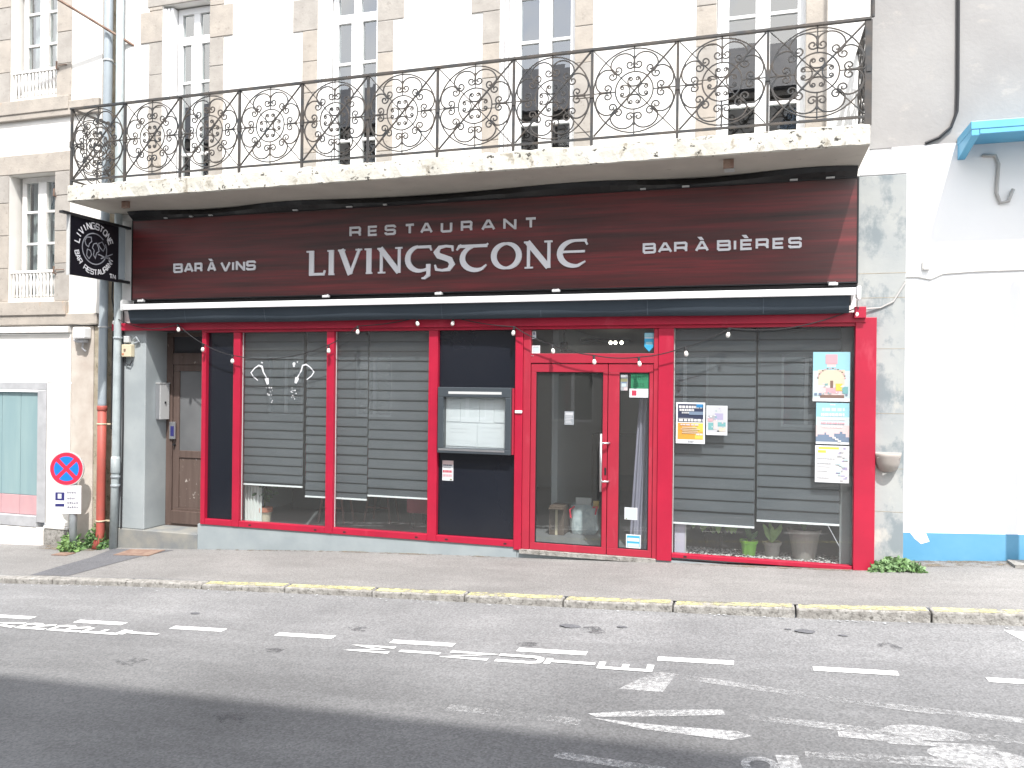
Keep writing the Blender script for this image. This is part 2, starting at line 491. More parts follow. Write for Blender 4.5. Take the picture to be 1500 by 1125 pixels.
def share(src, name, parent, org, scale=None, rot=None):
    """a copy of a part that shares its mesh"""
    c = src.copy()
    c.name = name
    COL.objects.link(c)
    c.parent = parent
    c.location = Vector(org) - ORG[parent.name] if parent is not None else Vector(org)
    if scale:
        c.scale = scale
    if rot is not None:
        c.rotation_euler = rot
    ORG[c.name] = Vector(org)
    return c

def bx(name, mat, parent, x0, x1, y0, y1, z0, z1, bevel=0.0):
    return MB().box(x0, x1, y0, y1, z0, z1).obj(name, mat, parent, bevel=bevel)

def frame_mb(m, x0, x1, z0, z1, y0, y1, w, wt=None, wb=None):
    """rectangular frame: stiles between the rails so that no faces overlap"""
    wt = w if wt is None else wt
    wb = w if wb is None else wb
    m.box(x0, x1, y0, y1, z1 - wt, z1)
    m.box(x0, x1, y0, y1, z0, z0 + wb)
    m.box(x0, x0 + w, y0, y1, z0 + wb, z1 - wt)
    m.box(x1 - w, x1, y0, y1, z0 + wb, z1 - wt)
    return m

def lerp_tab(tab, x):
    if x <= tab[0][0]:
        a, b = tab[0], tab[1]
    elif x >= tab[-1][0]:
        a, b = tab[-2], tab[-1]
    else:
        for a, b in zip(tab, tab[1:]):
            if a[0] <= x <= b[0]:
                break
    t = (x - a[0]) / (b[0] - a[0])
    return a[1] + (b[1] - a[1]) * t

# street profile: it climbs to the right
G0 = [(-11, -0.53), (-8.6, -0.435), (-7.0, -0.35), (-4.88, -0.222), (-3.6, -0.17), (-2.53, -0.13), (-0.82, -0.055), (1.01, 0.012), (1.5, 0.045), (2.7, 0.13), (4, 0.20)]
K0 = [(-11, -0.63), (-8.6, -0.506), (-6.6, -0.382), (-4.02, -0.253), (-2.19, -0.174), (-0.58, -0.099), (0.84, -0.012), (2.1, 0.075), (4, 0.18)]
RK = [(-11, -0.69), (-8.6, -0.571), (-6.6, -0.44), (-4.02, -0.315), (-2.19, -0.243), (-0.58, -0.168), (0.84, -0.098), (2.1, -0.02), (4, 0.07)]
def road_z(x, y):
    far = -0.17 + 0.0463 * x
    t = min(max((-1.54 - y) / 0.9, 0), 1)
    return lerp_tab(RK, x) * (1 - t) + far * t
def pave_z(x, y):
    t = min(max(-y / 1.39, 0), 1)
    return lerp_tab(G0, x) * (1 - t) + lerp_tab(K0, x) * t

def sheet(name, mat, parent, xs, ys, zf, org=None):
    m = MB()
    nx = len(xs); ny = len(ys)
    vs = [(x, y, zf(x, y)) for y in ys for x in xs]
    fs = [(j * nx + i, j * nx + i + 1, (j + 1) * nx + i + 1, (j + 1) * nx + i) for j in range(ny - 1) for i in range(nx - 1)]
    m.add(vs, fs)
    return m.obj(name, mat, parent, org)

def frange(a, b, n):
    return [a + (b - a) * i / (n - 1) for i in range(n)]

# ------------------------------------------------------------------ ground
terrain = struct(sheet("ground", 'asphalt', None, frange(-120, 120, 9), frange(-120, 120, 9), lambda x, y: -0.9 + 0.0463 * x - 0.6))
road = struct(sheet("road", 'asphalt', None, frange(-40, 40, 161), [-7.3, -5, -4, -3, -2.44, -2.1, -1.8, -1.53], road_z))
pavement = struct(sheet("pavement", 'pave', None, frange(-40, 40, 161), [-1.40, -1.0, -0.6, -0.3, 0.0, 0.6], pave_z))
far_pave = struct(sheet("opposite_pavement", 'pave', None, frange(-40, 40, 41), [-9.5, -8.2, -7.3], lambda x, y: road_z(x, -7) + 0.1))
MB().add([(-40, -7.3, road_z(-40, -7) - .2), (40, -7.3, road_z(40, -7) - .2), (40, -7.3, road_z(40, -7) + 0.1), (-40, -7.3, road_z(-40, -7) + 0.1)], [(0, 1, 2, 3)]).obj("kerb_face", 'kerb', far_pave)

kerb = struct(MB().box(-40, 40, -1.46, -1.405, -3.0, -2.9).obj("kerb", 'kerb', None))
joints = [-12.0, -10.95, -9.9, -8.85, -7.8, -6.75, -5.73, -4.70, -3.68, -2.68, -1.69, -0.67, 0.38, 1.44, 2.5, 3.55, 4.6]
for a, b in zip(joints, joints[1:]):
    x0 = a + 0.006; x1 = b - 0.006
    j = random.uniform(-0.004, 0.004)
    za, zb = lerp_tab(K0, x0) + j, lerp_tab(K0, x1) - j
    m = MB().hexa([(x0, -1.54 + j, za - 0.4), (x1, -1.54, zb - 0.4), (x1, -1.398, zb - 0.4), (x0, -1.398, za - 0.4),
                   (x0, -1.54 + j, za), (x1, -1.54, zb), (x1, -1.398, zb), (x0, -1.398, za)])
    ks = m.obj("kerbstone", 'kerb', kerb, org=((a + b) / 2, -1.47, za), bevel=0.014)
    if a > -5.8:
        p = MB().poly([(x0 + .02, -1.524, za + .004), (x1 - .02, -1.524, zb + .004), (x1 - .02, -1.405, zb + .004), (x0 + .02, -1.405, za + .004)])
        p.obj("paint_strip", 'yellow', ks)

def road_poly(name, mat, pts, parent=None, dz=0.004, zf=road_z):
    return MB().poly([(x, y, zf(x, y) + dz) for x, y in pts]).obj(name, mat, parent or road)

for i in range(-3, 8):
    x = 0.44 - 1.11 * i
    if x < -8.0: continue
    road_poly("lane_dash", 'white_paint', [(x, -2.775), (x + 0.56, -2.765), (x + 0.56, -2.675), (x, -2.685)])

# painted words along the bay: the letters' tops point to the left, they stand one after the other
def letter_strokes(ch):
    T = {'A': [[(0, 0), (.5, 1), (1, 0)], [(.2, .36), (.8, .36)]], 'R': [[(0, 0), (0, 1), (.8, 1), (1, .85), (1, .62), (.8, .48), (0, .48)], [(.5, .48), (1, 0)]],
         'E': [[(1, 1), (0, 1), (0, 0), (1, 0)], [(0, .5), (.8, .5)]], 'T': [[(0, 1), (1, 1)], [(.5, 1), (.5, 0)]],
         'M': [[(0, 0), (0, 1), (.5, .3), (1, 1), (1, 0)]], 'I': [[(.5, 0), (.5, 1)]], 'N': [[(0, 0), (0, 1), (1, 0), (1, 1)]],
         'U': [[(0, 1), (0, .2), (.15, .03), (.5, 0), (.85, .03), (1, .2), (1, 1)]]}
    return T[ch]

def strip_polys(pts, w):
    """mitred stroke of width w as quads (2D)"""
    n = len(pts); L = []; Rr = []
    for i in range(n):
        p = Vector(pts[i])
        d0 = (Vector(pts[i]) - Vector(pts[i - 1])).normalized() if i > 0 else None
        d1 = (Vector(pts[i + 1]) - Vector(pts[i])).normalized() if i < n - 1 else None
        d0 = d0 or d1; d1 = d1 or d0
        n0 = Vector((-d0.y, d0.x)); n1 = Vector((-d1.y, d1.x))
        mi = n0 + n1
        if mi.length < 1e-4: mi = n0
        mi.normalize()
        k = 1.0 / max(mi.dot(n0), 0.45)
        ww = w[i] if hasattr(w, '__len__') else w
        L.append(p + mi * ww * k / 2); Rr.append(p - mi * ww * k / 2)
    return L, Rr

def painted_letter(ch, xtop, xbot, y0=-3.012, y1=-2.888, w=0.050):
    m = MB()
    for i, st in enumerate(letter_strokes(ch)):
        pts = [(xbot + (xtop - xbot) * v, y0 + (y1 - y0) * u) for u, v in st]
        # letter up = -X, letter right = +Y
        L, Rr = strip_polys(pts, w)
        dz = 0.005 + 0.0015 * i
        for k in range(len(L) - 1):
            q = [L[k], Rr[k], Rr[k + 1], L[k + 1]]
            m.poly([(p.x, p.y, road_z(p.x, p.y) + dz + 0.0004 * k) for p in q])
    return m.obj("painted_letter", 'white_paint', road)
for ch, xa, xb in (('A', -7.14, -6.68), ('R', -6.62, -6.30), ('R', -6.24, -5.90), ('E', -5.86, -5.48), ('T', -5.43, -5.08),
                   ('M', -3.13, -2.78), ('I', -2.71, -2.36), ('N', -2.29, -1.94), ('U', -1.88, -1.53), ('T', -1.47, -1.11), ('E', -1.06, -0.70)):
    painted_letter(ch, xa, xb)

# older, half worn markings in the lane: bicycle figure, arrow, scraps
def ring_poly(cx, cy, rx, ry, n=26, inner=0.0):
    m = MB()
    for k in range(n):
        a = 2 * pi * k / n; b = 2 * pi * (k + 1) / n
        po = [(cx + rx * cos(a), cy + ry * sin(a)), (cx + rx * cos(b), cy + ry * sin(b))]
        pi_ = [(cx + rx * inner * cos(b), cy + ry * inner * sin(b)), (cx + rx * inner * cos(a), cy + ry * inner * sin(a))]
        q = po + (pi_ if inner > 0 else [(cx, cy)])
        m.poly([(x, y, road_z(x, y) + 0.004) for x, y in q])
    return m
road_poly("worn_marking", 'worn_paint', [(-0.86, -3.40), (-0.56, -3.40), (-0.50, -3.03), (-0.66, -3.02)], dz=.003)
road_poly("worn_marking", 'worn_paint', [(-0.98, -3.86), (-0.60, -3.72), (-0.16, -3.62), (-0.14, -3.70), (-0.50, -3.80), (-0.92, -3.90)])
road_poly("worn_marking", 'worn_paint', [(-0.95, -3.92), (-0.60, -4.02), (-0.10, -4.06), (0.02, -3.98), (-0.06, -3.93), (-0.55, -3.94)])
road_poly("worn_marking", 'ghost_paint', [(-0.5, -3.03), (0.3, -3.20), (1.1, -3.36), (1.1, -3.43), (0.3, -3.30), (-0.5, -3.12)])
road_poly("worn_marking", 'ghost_paint', [(0.0, -3.66), (0.6, -3.70), (1.5, -3.66), (1.5, -3.76), (0.6, -3.80), (0.0, -3.74)])
road_poly("worn_marking", 'ghost_paint', [(-1.05, -4.42), (-0.2, -4.50), (-0.2, -4.58), (-1.05, -4.50)])
road_poly("worn_marking", 'worn_paint', [(0.50, -3.80), (0.95, -3.80), (0.95, -3.90), (0.50, -3.88)])
road_poly("worn_marking", 'ghost_paint', [(-1.9, -3.9), (-1.0, -3.95), (-1.0, -4.05), (-1.9, -4.0)])
ring_poly(0.99, -3.72, 0.23, 0.105).obj("worn_marking", 'worn_paint', road)
ring_poly(1.19, -3.98, 0.25, 0.11).obj("worn_marking", 'worn_paint', road)
road_poly("worn_marking", 'ghost_paint', [(-2.2, -4.9), (-0.4, -5.0), (-0.4, -5.1), (-2.2, -5.0)])
road_poly("worn_marking", 'ghost_paint', [(0.9, -3.30), (2.2, -3.45), (2.2, -3.55), (0.9, -3.38)])
road_poly("worn_marking", 'worn_paint', [(0.75, -3.86), (1.3, -3.82), (1.32, -3.87), (0.76, -3.92)])
ring_poly(0.06, -4.34, 0.10, 0.10, inner=0.55).obj("worn_marking", 'worn_paint', road)
road_poly("worn_marking", 'worn_paint', [(0.14, -4.20), (0.26, -4.18), (0.30, -4.55), (0.20, -4.60)])
road_poly("worn_marking", 'ghost_paint', [(0.30, -4.12), (0.85, -4.05), (1.6, -4.0), (1.6, -4.1), (0.85, -4.16), (0.30, -4.2)])
road_poly("painted_arrow", 'white_paint', [(1.93, -1.66), (2.3, -1.75), (2.3, -2.1), (2.02, -1.93)])
for (x, y, r) in ((-1.5, -2.07, 0.10), (0.44, -1.89, 0.09), (0.30, -1.86, 0.03), (-1.05, -2.02, 0.05), (0.72, -1.95, 0.04), (-5.2, -2.3, 0.05), (-1.2, -5.0, .05)):
    m = MB().poly([(x + r * cos(a) * random.uniform(.75, 1.1), y + 0.6 * r * sin(a) * random.uniform(.75, 1.1), road_z(x, y) + 0.0055) for a in [2 * pi * k / 14 for k in range(14)]])
    m.obj("tar_spot", 'asphalt_dark', road)

m = MB()
for k in range(150):
    x = random.uniform(-9, 3); y = -1.56 - abs(random.gauss(0, .05)); r = random.uniform(.006, .02)
    a0 = random.uniform(0, 6)
    m.poly([(x + r * cos(a0 + t) * random.uniform(.6, 1.1), y + r * .7 * sin(a0 + t), road_z(x, y) + .005 + .006 * random.random()) for t in (0, 1.5, 3, 4.6)])
lt = m.obj("gutter_litter", 'curtain_white', None); lt['kind'] = 'stuff'; tag(lt, "scattered pale grit and litter lying in the gutter along the kerb", "litter")

# dark trench patch across the pavement and rusty cover
P = [(-8.32, -1.39), (-7.74, -1.39), (-7.70, -0.62), (-7.80, -0.25), (-7.62, -0.02), (-8.36, -0.02), (-8.30, -0.5), (-8.40, -0.9)]
P = [(-8.30, -1.38), (-7.72, -1.38), (-7.62, -0.85), (-7.50, -0.40), (-7.30, -0.10), (-8.30, -0.10), (-8.22, -0.55), (-8.28, -1.0)]
road_poly("asphalt_patch", 'asphalt_dark', P, pavement, zf=pave_z)
MT['dirt'] = mk_worn("brown_dirt", (0.17, 0.14, 0.105), 9.0, 0.44, 0.62, 0.95)
dirt = []
for (x0, x1, y0, y1) in ((1.30, 2.8, 0.12, 0.44), (-9.6, -8.5, -0.22, -0.03), (-6.9, -2.6, -0.07, -0.013), (-0.8, 1.2, -0.10, -0.04)):
    xs_ = frange(x0, x1, 9)
    m = MB()
    for xa, xb in zip(xs_, xs_[1:]):
        m.poly([(xa, y0, pave_z(xa, y0) + .004), (xb, y0, pave_z(xb, y0) + .004), (xb, y1, pave_z(xb, y1) + .004), (xa, y1, pave_z(xa, y1) + .004)])
    m.obj("dirt_strip", 'dirt', pavement)
for k in range(9):
    x = random.uniform(-6.5, 2.5); y = random.uniform(-5.2, -2.0); r = random.uniform(.05, .16)
    m = MB().poly([(x + 1.6 * r * cos(a) * random.uniform(.7, 1.1), y + r * sin(a) * random.uniform(.7, 1.1), road_z(x, y) + 0.003) for a in frange(0, 2 * pi, 17)[:-1]])
    m.obj("oil_stain", mk_worn("oil_film%d" % k, (0.10, 0.10, 0.105), 16.0, 0.46, 0.66) if k == 0 else bpy.data.materials["oil_film0"], road)
hatch = MB().hexa([(x, y, pave_z(x, y) + d) for d in (.002, .012) for x, y in ((-7.98, -0.42), (-7.42, -0.42), (-7.42, -0.12), (-7.98, -0.12))]).obj("access_cover", 'rust', None)
tag(hatch, "rusty rectangular cover in the pavement in front of the brown door step", "access cover")
cov = MB().hexa([(x, y, pave_z(x, y) + d) for d in (.002, .010) for x, y in ((-8.93, -0.50), (-8.68, -0.50), (-8.66, -0.36), (-8.91, -0.36))]).obj("water_cover", 'rust', None)
tag(cov, "small rusty cover in the pavement below the no stopping sign", "access cover")
sc_ = MB().hexa([(x, y, pave_z(x, y) + d) for d in (.002, .03) for x, y in ((2.50, 0.10), (3.0, 0.10), (3.0, 0.36), (2.50, 0.36))]).obj("threshold_slab", 'kerb', None)
tag(sc_, "pale stone threshold on the pavement at the far right against the blue skirting", "threshold")

# ------------------------------------------------------------------ restaurant building
B = thing("restaurant_building", (-3.7, 0.0, -0.2), "white rendered building with pale stone window surrounds above the red shopfront", "building")
WX = [(-7.655, -6.90), (-5.29, -4.46), (-2.875, -1.98), (-0.41, 0.495)]      # french window openings
ZS, ZL = 4.36, 6.92
m = MB()
edges = [-8.42] + [v for w in WX for v in w] + [1.12]
for i in range(0, len(edges), 2):
    m.box(edges[i], edges[i + 1], 0.0, 0.32, 4.06, ZL)
m.box(-8.42, 1.12, 0.0, 0.32, ZL, 9.2)
for a, b in WX:
    m.box(a, b, 0.0, 0.32, 4.06, ZS)
m.box(-8.42, 1.12, 0.02, 0.32, 2.66, 4.06)
m.obj("wall", 'plaster', B)
MB().box(-8.42, 1.12, 0.32, 0.36, 2.72, 9.2).box(-8.42, -8.2, 0.36, 6, 2.72, 9.2).box(0.9, 1.12, 0.36, 6, 2.72, 9.2).obj("inner_wall", 'dark_room', B) if False else None
# dark rooms behind the upper windows
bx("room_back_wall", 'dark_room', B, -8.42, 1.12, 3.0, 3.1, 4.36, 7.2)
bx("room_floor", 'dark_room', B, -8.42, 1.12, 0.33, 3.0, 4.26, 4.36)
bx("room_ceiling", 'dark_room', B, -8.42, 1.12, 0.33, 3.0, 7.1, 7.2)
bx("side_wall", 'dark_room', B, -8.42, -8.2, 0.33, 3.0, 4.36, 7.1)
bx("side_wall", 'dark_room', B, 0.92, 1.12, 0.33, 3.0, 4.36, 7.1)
bx("roof", 'tile_roof', B, -8.6, 1.3, -0.25, 7.0, 9.2, 9.45)

def french_window(a, b, zb, zt, parent, y=0.12, mat='pvc', bars=(4.935, 5.90), transom=(6.41, 6.52), glass='glass_up', left_reveal=0.0):
    """a frame part with panes and bars below it"""
    a2 = a + left_reveal
    fr = MB()
    frame_mb(fr, a2, b, zb, zt, y, y + 0.07, 0.075, 0.08, 0.22 if zb > 4 else 0.06)
    cx = (a2 + b) / 2
    if transom:
        fr.box(a2 + .075, b - .075, y + .002, y + .068, transom[0], transom[1])
    z0 = zb + (0.22 if zb > 4 else 0.06)
    z1 = transom[0] if transom else zt - .08
    fr.box(cx - .075, cx + .075, y - .012, y + .066, z0, z1)
    if transom:
        fr.box(cx - .05, cx + .05, y + .004, y + .066, transom[1], zt - .08)
    f = fr.obj("french_window" if zb > 4 and zt > 6 and a > -9 else "casement_window", mat, parent, org=((a2 + b) / 2, y, zb), bevel=0.004)
    zs = [z0] + [z for z in bars] + [z1]
    for s in (-1, 1):
        xa, xb = (a2 + .075, cx - .075) if s < 0 else (cx + .075, b - .075)
        for z in bars:
            bx("glazing_bar", mat, f, xa, xb, y + .006, y + .06, z - .016, z + .016)
        for k in range(len(zs) - 1):
            g0 = zs[k] + (.016 if k > 0 else 0); g1 = zs[k + 1] - (.016 if k < len(zs) - 2 else 0)
            t = random.uniform(-.0015, .0015)
            MB().hexa([(xa, y + .03 + t, g0), (xb, y + .03 - t, g0), (xb, y + .034 - t, g0), (xa, y + .034 + t, g0),
                       (xa, y + .03, g1), (xb, y + .03, g1), (xb, y + .034, g1), (xa, y + .034, g1)]).obj("window_pane", glass, f)
        if transom:
            xa2, xb2 = (a2 + .075, cx - .05) if s < 0 else (cx + .05, b - .075)
            bx("window_pane", glass, f, xa2, xb2, y + .03, y + .034, transom[1], zt - .08)
    return f

for i, (a, b) in enumerate(WX):
    lr = 0.148 if i < 3 else 0.048
    fw = french_window(a, b, ZS, ZL - .02, B, left_reveal=lr)
    # folded white shutters lining the left reveal
    for k in range(3 if lr > .1 else 1):
        bx("shutter_leaf", 'pvc', fw, a + .008 + k * .05, a + .045 + k * .05, 0.015 + .006 * k, 0.115, ZS, ZL - .03)
    # pale net curtains deep inside the two left windows
# stone surrounds: separate blocks, each slightly proud and uneven
def surround(x0, x1, z0, z1, heights, parent, mats=('stone', 'stone_grey'), wide=None, side=0):
    z = z0; k = 0
    while z < z1 - 0.05:
        h = heights[k % len(heights)] * random.uniform(.92, 1.08)
        zt = min(z + h, z1)
        j = random.uniform(0.008, 0.016)
        xa, xb = x0, x1
        if wide and k == wide:
            if side < 0: xa -= .14
            else: xb += .14
        bx("surround_stone", random.choice(mats), parent, xa, xb, -j, 0.1, z + .004, zt - .004, bevel=0.006)
        z = zt; k += 1
for i, (a, b) in enumerate(WX):
    surround(a - .215, a - .002, ZS, ZL, [.41, .40, .38, .42], B, wide=5, side=-1)
    surround(b + .002, b + .215, ZS, ZL, [.38, .42, .40, .41], B, wide=5, side=1)
    bx("lintel_stone", 'stone_grey', B, a - .24, b + .24, -.014, 0.31, ZL + .003, ZL + .30, bevel=0.008)

# balcony slab with ragged front edge
m = MB()
xs = frange(-8.365, 1.022, 118)
prof = []
for i, x in enumerate(xs):
    r1 = random.uniform(-.012, .008); r2 = random.uniform(-.006, .006); r3 = random.uniform(-.01, .012)
    prof.append([(x, -0.80 + r1, 4.345 + r3 * .8), (x, -0.832 + r2, 4.325 + r3), (x, -0.835 + r2, 4.265 + r1), (x, -0.832 + r1 * .6, 4.150 + r2 * .6), (x, -0.81, 4.140), (x, 0.0, 4.135), (x, 0.0, 4.352)])
for i in range(len(prof) - 1):
    for k in range(7):
        k2 = (k + 1) % 7
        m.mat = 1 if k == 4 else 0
        m.add([prof[i][k], prof[i][k2], prof[i + 1][k2], prof[i + 1][k]], [(0, 1, 2, 3)])
m.mat = 0
m.add(prof[0], [tuple(range(6, -1, -1))]); m.add(prof[-1], [tuple(range(7))])
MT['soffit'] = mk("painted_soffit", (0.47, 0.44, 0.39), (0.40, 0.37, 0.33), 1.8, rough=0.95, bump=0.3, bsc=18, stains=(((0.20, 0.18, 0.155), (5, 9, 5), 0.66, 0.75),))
slab = m.obj("balcony_slab", ['balcony', 'soffit'], B)
for px in (-7.6, -0.25):
    bx("ceiling_hook_plate", 'rust', B, px - .05, px + .05, -.70, -.66, 4.05, 4.133)
bx("ceiling_socket", 'light_grey', B, -0.30, -0.20, -.42, -.32, 4.10, 4.134)
# street level masonry: left pilaster, reveal, right pilaster
bx("pilaster", 'grey_paint', B, -8.40, -7.875, 0.0, 0.6, -0.15, 2.655, bevel=0.01)
bx("recess_ceiling", 'dark_room', B, -7.873, -6.95, 0.02, 0.6, 2.56, 2.655)
bx("recess_wall", 'grey_paint', B, -6.955, -6.90, 0.085, 0.6, -0.15, 2.555)
rp = bx("pilaster", 'pilaster_right', B, 1.022, 1.478, 0.0, 0.5, -0.02, 4.055, bevel=0.008)
for z, h in ((0.62, .004), (1.06, .004), (1.62, .004), (2.28, .004), (2.80, .005), (3.05, .006)):
    bx("joint_line", 'old_stone', B, 1.03, 1.476, -.0015, 0.01, z, z + h)
bx("pilaster_cap", 'plaster_right', B, 1.03, 1.481, -.004, 0.5, 4.058, 4.14, bevel=0.01)
bx("plinth", 'plinth_paint', B, -7.0, -2.60, -0.012, 0.3, -0.5, -0.014)
bx("plinth", 'plinth_paint', B, -2.595, 1.2, -0.008, 0.3, -0.5, -0.034)
bx("door_sill", 'kerb', B, -2.56, -1.0, -0.05, 0.02, -0.075, -0.03)
st = MB().box(-8.42, -7.004, -0.02, 0.6, -0.7, -0.152).obj("doorstep", 'step', B, bevel=0.012)
# room behind the shopfront
bx("room_floor", 'room_floor', B, -6.9, 1.0, 0.10, 5.2, -0.06, -0.002)
bx("room_back_wall", 'room_wall', B, -6.9, 1.0, 5.2, 5.3, -0.06, 2.7)
bx("side_wall", 'room_wall', B, -6.90, -6.80, 0.62, 5.2, -0.002, 2.66)
bx("side_wall", 'room_wall', B, 1.01, 1.2, 0.10, 5.2, -0.002, 2.66)
bx("room_ceiling", 'room_ceil', B, -6.9, 1.0, 0.10, 5.2, 2.66, 2.7)
bx("partition_wall", 'room_wall', B, -2.52, -2.44, 1.3, 5.2, 0.0, 2.66)
bx("partition_wall", 'room_wall', B, -1.18, -1.10, 2.4, 5.2, 0.0, 2.66)
bx("bar_counter", 'dark_room', B, -2.43, -1.19, 3.6, 4.1, 0.0, 1.1)

# brown street door in the recess
D = thing("street_door", (-7.4, 0.42, -0.15), "brown wooden street door with frosted pane and scuffed lower panel beside the red shopfront", "door")
m = MB(); frame_mb(m, -7.872, -6.957, -0.15, 2.55, 0.40, 0.46, 0.10, 0.06, 0.03)
m.obj("door_frame", 'door_brown', D, bevel=0.005)
bx("fanlight", 'dark_room', D, -7.77, -7.06, 0.43, 0.44, 2.26, 2.49)
bx("fanlight_bar", 'door_brown', D, -7.77, -7.06, 0.402, 0.455, 2.10, 2.26)
m = MB(); frame_mb(m, -7.765, -7.062, -0.12, 2.10, 0.415, 0.455, 0.10, 0.09, 0.22)
m.box(-7.664, -7.162, 0.416, 0.454, 0.80, 0.90)
m.obj("door_leaf", 'door_brown', D, bevel=0.005)
bx("door_pane", 'frosted', D, -7.665, -7.161, 0.432, 0.44, 0.90, 2.01)
bx("door_panel", 'door_scuff', D, -7.665, -7.161, 0.430, 0.45, 0.10, 0.80, bevel=0.006)
bx("kick_board", 'door_brown', D, -7.765, -7.062, 0.385, 0.413, -0.12, 0.06, bevel=0.006)
bx("keypad", 'steel', D, -7.80, -7.70, 0.375, 0.40, 1.06, 1.30, bevel=0.005)
bx("keypad_screen", 'navy', D, -7.775, -7.72, 0.371, 0.376, 1.10, 1.24)
MB().tube([(-7.73, 0.41, 0.98), (-7.73, 0.38, 0.98)], 0.018, 10).obj("lock", 'black', D)
mb_ = thing("mailbox", (-7.80, 0.12, 1.3), "narrow steel mailbox on the grey reveal beside the brown street door", "mailbox")
bx("box_body", 'light_grey', mb_, -7.873, -7.805, 0.20, 0.385, 1.335, 1.83, bevel=0.006)
bx("box_edge", 'steel', mb_, -7.871, -7.81, 0.192, 0.199, 1.345, 1.82, bevel=0.003)
MB().tube([(-7.804, 0.30, 1.57), (-7.796, 0.30, 1.57)], 0.016, 10).obj("box_lock", 'black', mb_)
bx("roof_flap", 'light_grey', mb_, -7.873, -7.80, 0.19, 0.388, 1.832, 1.845)

# ------------------------------------------------------------------ shopfront
S = thing("shopfront", (-2.9, 0.0, -0.01), "red framed shopfront with large panes and black panels under the restaurant sign", "shopfront")
YF, YB = -0.03, 0.06
for (a, b, y) in ((-6.95, -6.885, YF), (-6.464, -6.36, YF), (-5.098, -4.997, YF), (-3.72, -3.604, YF), (-2.636, -2.545, YF), (-0.992, -0.83, YF)):
    bx("post", 'red', S, a, b, y, YB, -0.012 if b < -2.6 else -0.04, 2.512, bevel=0.004)
bx("pillar", 'red', S, 1.004, 1.203, -0.055, 0.05, 0.0, 2.60, bevel=0.005)
bx("beam", 'red', S, -8.39, 1.10, -0.065, 0.045, 2.548, 2.648, bevel=0.004)
bx("beam_block", 'red', S, 0.985, 1.095, -0.115, -0.066, 2.59, 2.705, bevel=0.004)
bx("head_rail", 'red', S, -6.95, 1.003, -0.035, 0.055, 2.514, 2.546)
for (a, b, zt) in ((-6.883, -6.466, .062), (-6.358, -5.10, .062), (-4.995, -3.722, .062), (-3.602, -2.638, .062), (-0.828, 1.002, .045)):
    r = bx("bottom_rail", 'red', S, a, b, -0.028, 0.058, -0.012 if a < -1 else 0.0, zt, bevel=0.004)
    if b - a > .6:
        for t in (.12, .88) if a < -1 else (.07,):
            x = a + (b - a) * t
            bx("drain_slot", 'screw', r, x, x + .035, -0.031, -0.027, .012, .03)
for (a, b) in ((-6.883, -6.466), (-3.602, -2.638)):
    bx("black_panel", 'black_panel', S, a, b, 0.028, 0.05, 0.064, 2.512)
for (a, b, z) in ((-6.358, -5.10, .064), (-4.995, -3.722, .064), (-0.828, 1.002, .047)):
    MB().hexa([(a, .030, z), (b, .0302, z), (b, .036, z), (a, .036, z), (a, .0304, 2.512), (b, .030, 2.512), (b, .036, 2.512), (a, .036, 2.512)]).obj("shop_pane", 'glass', S)
    bx("glazing_bead", 'light_grey', S, a + .002, a + .008, 0.018, 0.029, z, 2.51)
bx("reveal_panel", flat("grey_reveal", (.20, .215, .22)), S, .892, 1.003, .16, .18, .0, 2.51)
# door set: fixed frame, transom light, wide leaf and narrow leaf
m = MB()
m.box(-2.543, -2.455, -0.012, 0.058, -0.03, 2.512)
m.box(-1.045, -0.994, -0.012, 0.058, -0.03, 2.512)
m.box(-2.455, -1.045, -0.010, 0.056, 2.125, 2.235)
m.obj("door_frame", 'red_door', S, bevel=0.004)
bx("transom_pane", 'glass', S, -2.455, -1.045, 0.03, 0.036, 2.235, 2.512)
bx("frame_label", 'steel', S, -2.45, -2.42, -0.013, -0.0095, 2.205, 2.212)
bx("frame_label", 'steel', S, -1.08, -1.05, -0.013, -0.0095, 2.205, 2.212)
def leaf(a, b, ga, gb, name):
    m = MB()
    m.box(a, b, 0.0, 0.05, 2.022, 2.118)
    m.box(a, b, 0.0, 0.05, -0.028, 0.052)
    m.box(a, ga, 0.0, 0.05, 0.052, 2.022)
    m.box(gb, b, 0.0, 0.05, 0.052, 2.022)
    l = m.obj(name, 'red_door', S, org=((a + b) / 2, 0, -0.028), bevel=0.004)
    bx("door_pane", 'glass', l, ga, gb, 0.022, 0.028, 0.052, 2.022)
    m = MB(); frame_mb(m, ga - .001, gb + .001, .051, 2.023, 0.012, 0.021, 0.012)
    m.obj("glazing_gasket", 'black', l)
    return l
lf = leaf(-2.45, -1.558, -2.39, -1.61, "entrance_door")
lf2 = leaf(-1.550, -1.05, -1.425, -1.092, "entrance_door")
m = MB().tube([(-1.612, -0.075, 0.69), (-1.612, -0.075, 1.335)], 0.0145, 10)
m.tube([(-1.612, -0.075, 1.23), (-1.535, -0.045, 1.23), (-1.530, 0.0, 1.23)], 0.012, 8)
m.tube([(-1.612, -0.075, 0.80), (-1.535, -0.045, 0.80), (-1.530, 0.0, 0.80)], 0.012, 8)
m.obj("pull_handle", 'steel', lf, smooth=True)
bx("lock_plate", 'black', lf, -1.583, -1.563, -0.006, 0.0, 0.87, 0.95)
bx("door_sensor", 'pvc', S, -2.628, -2.545, -0.045, -0.031, 1.545, 1.575)

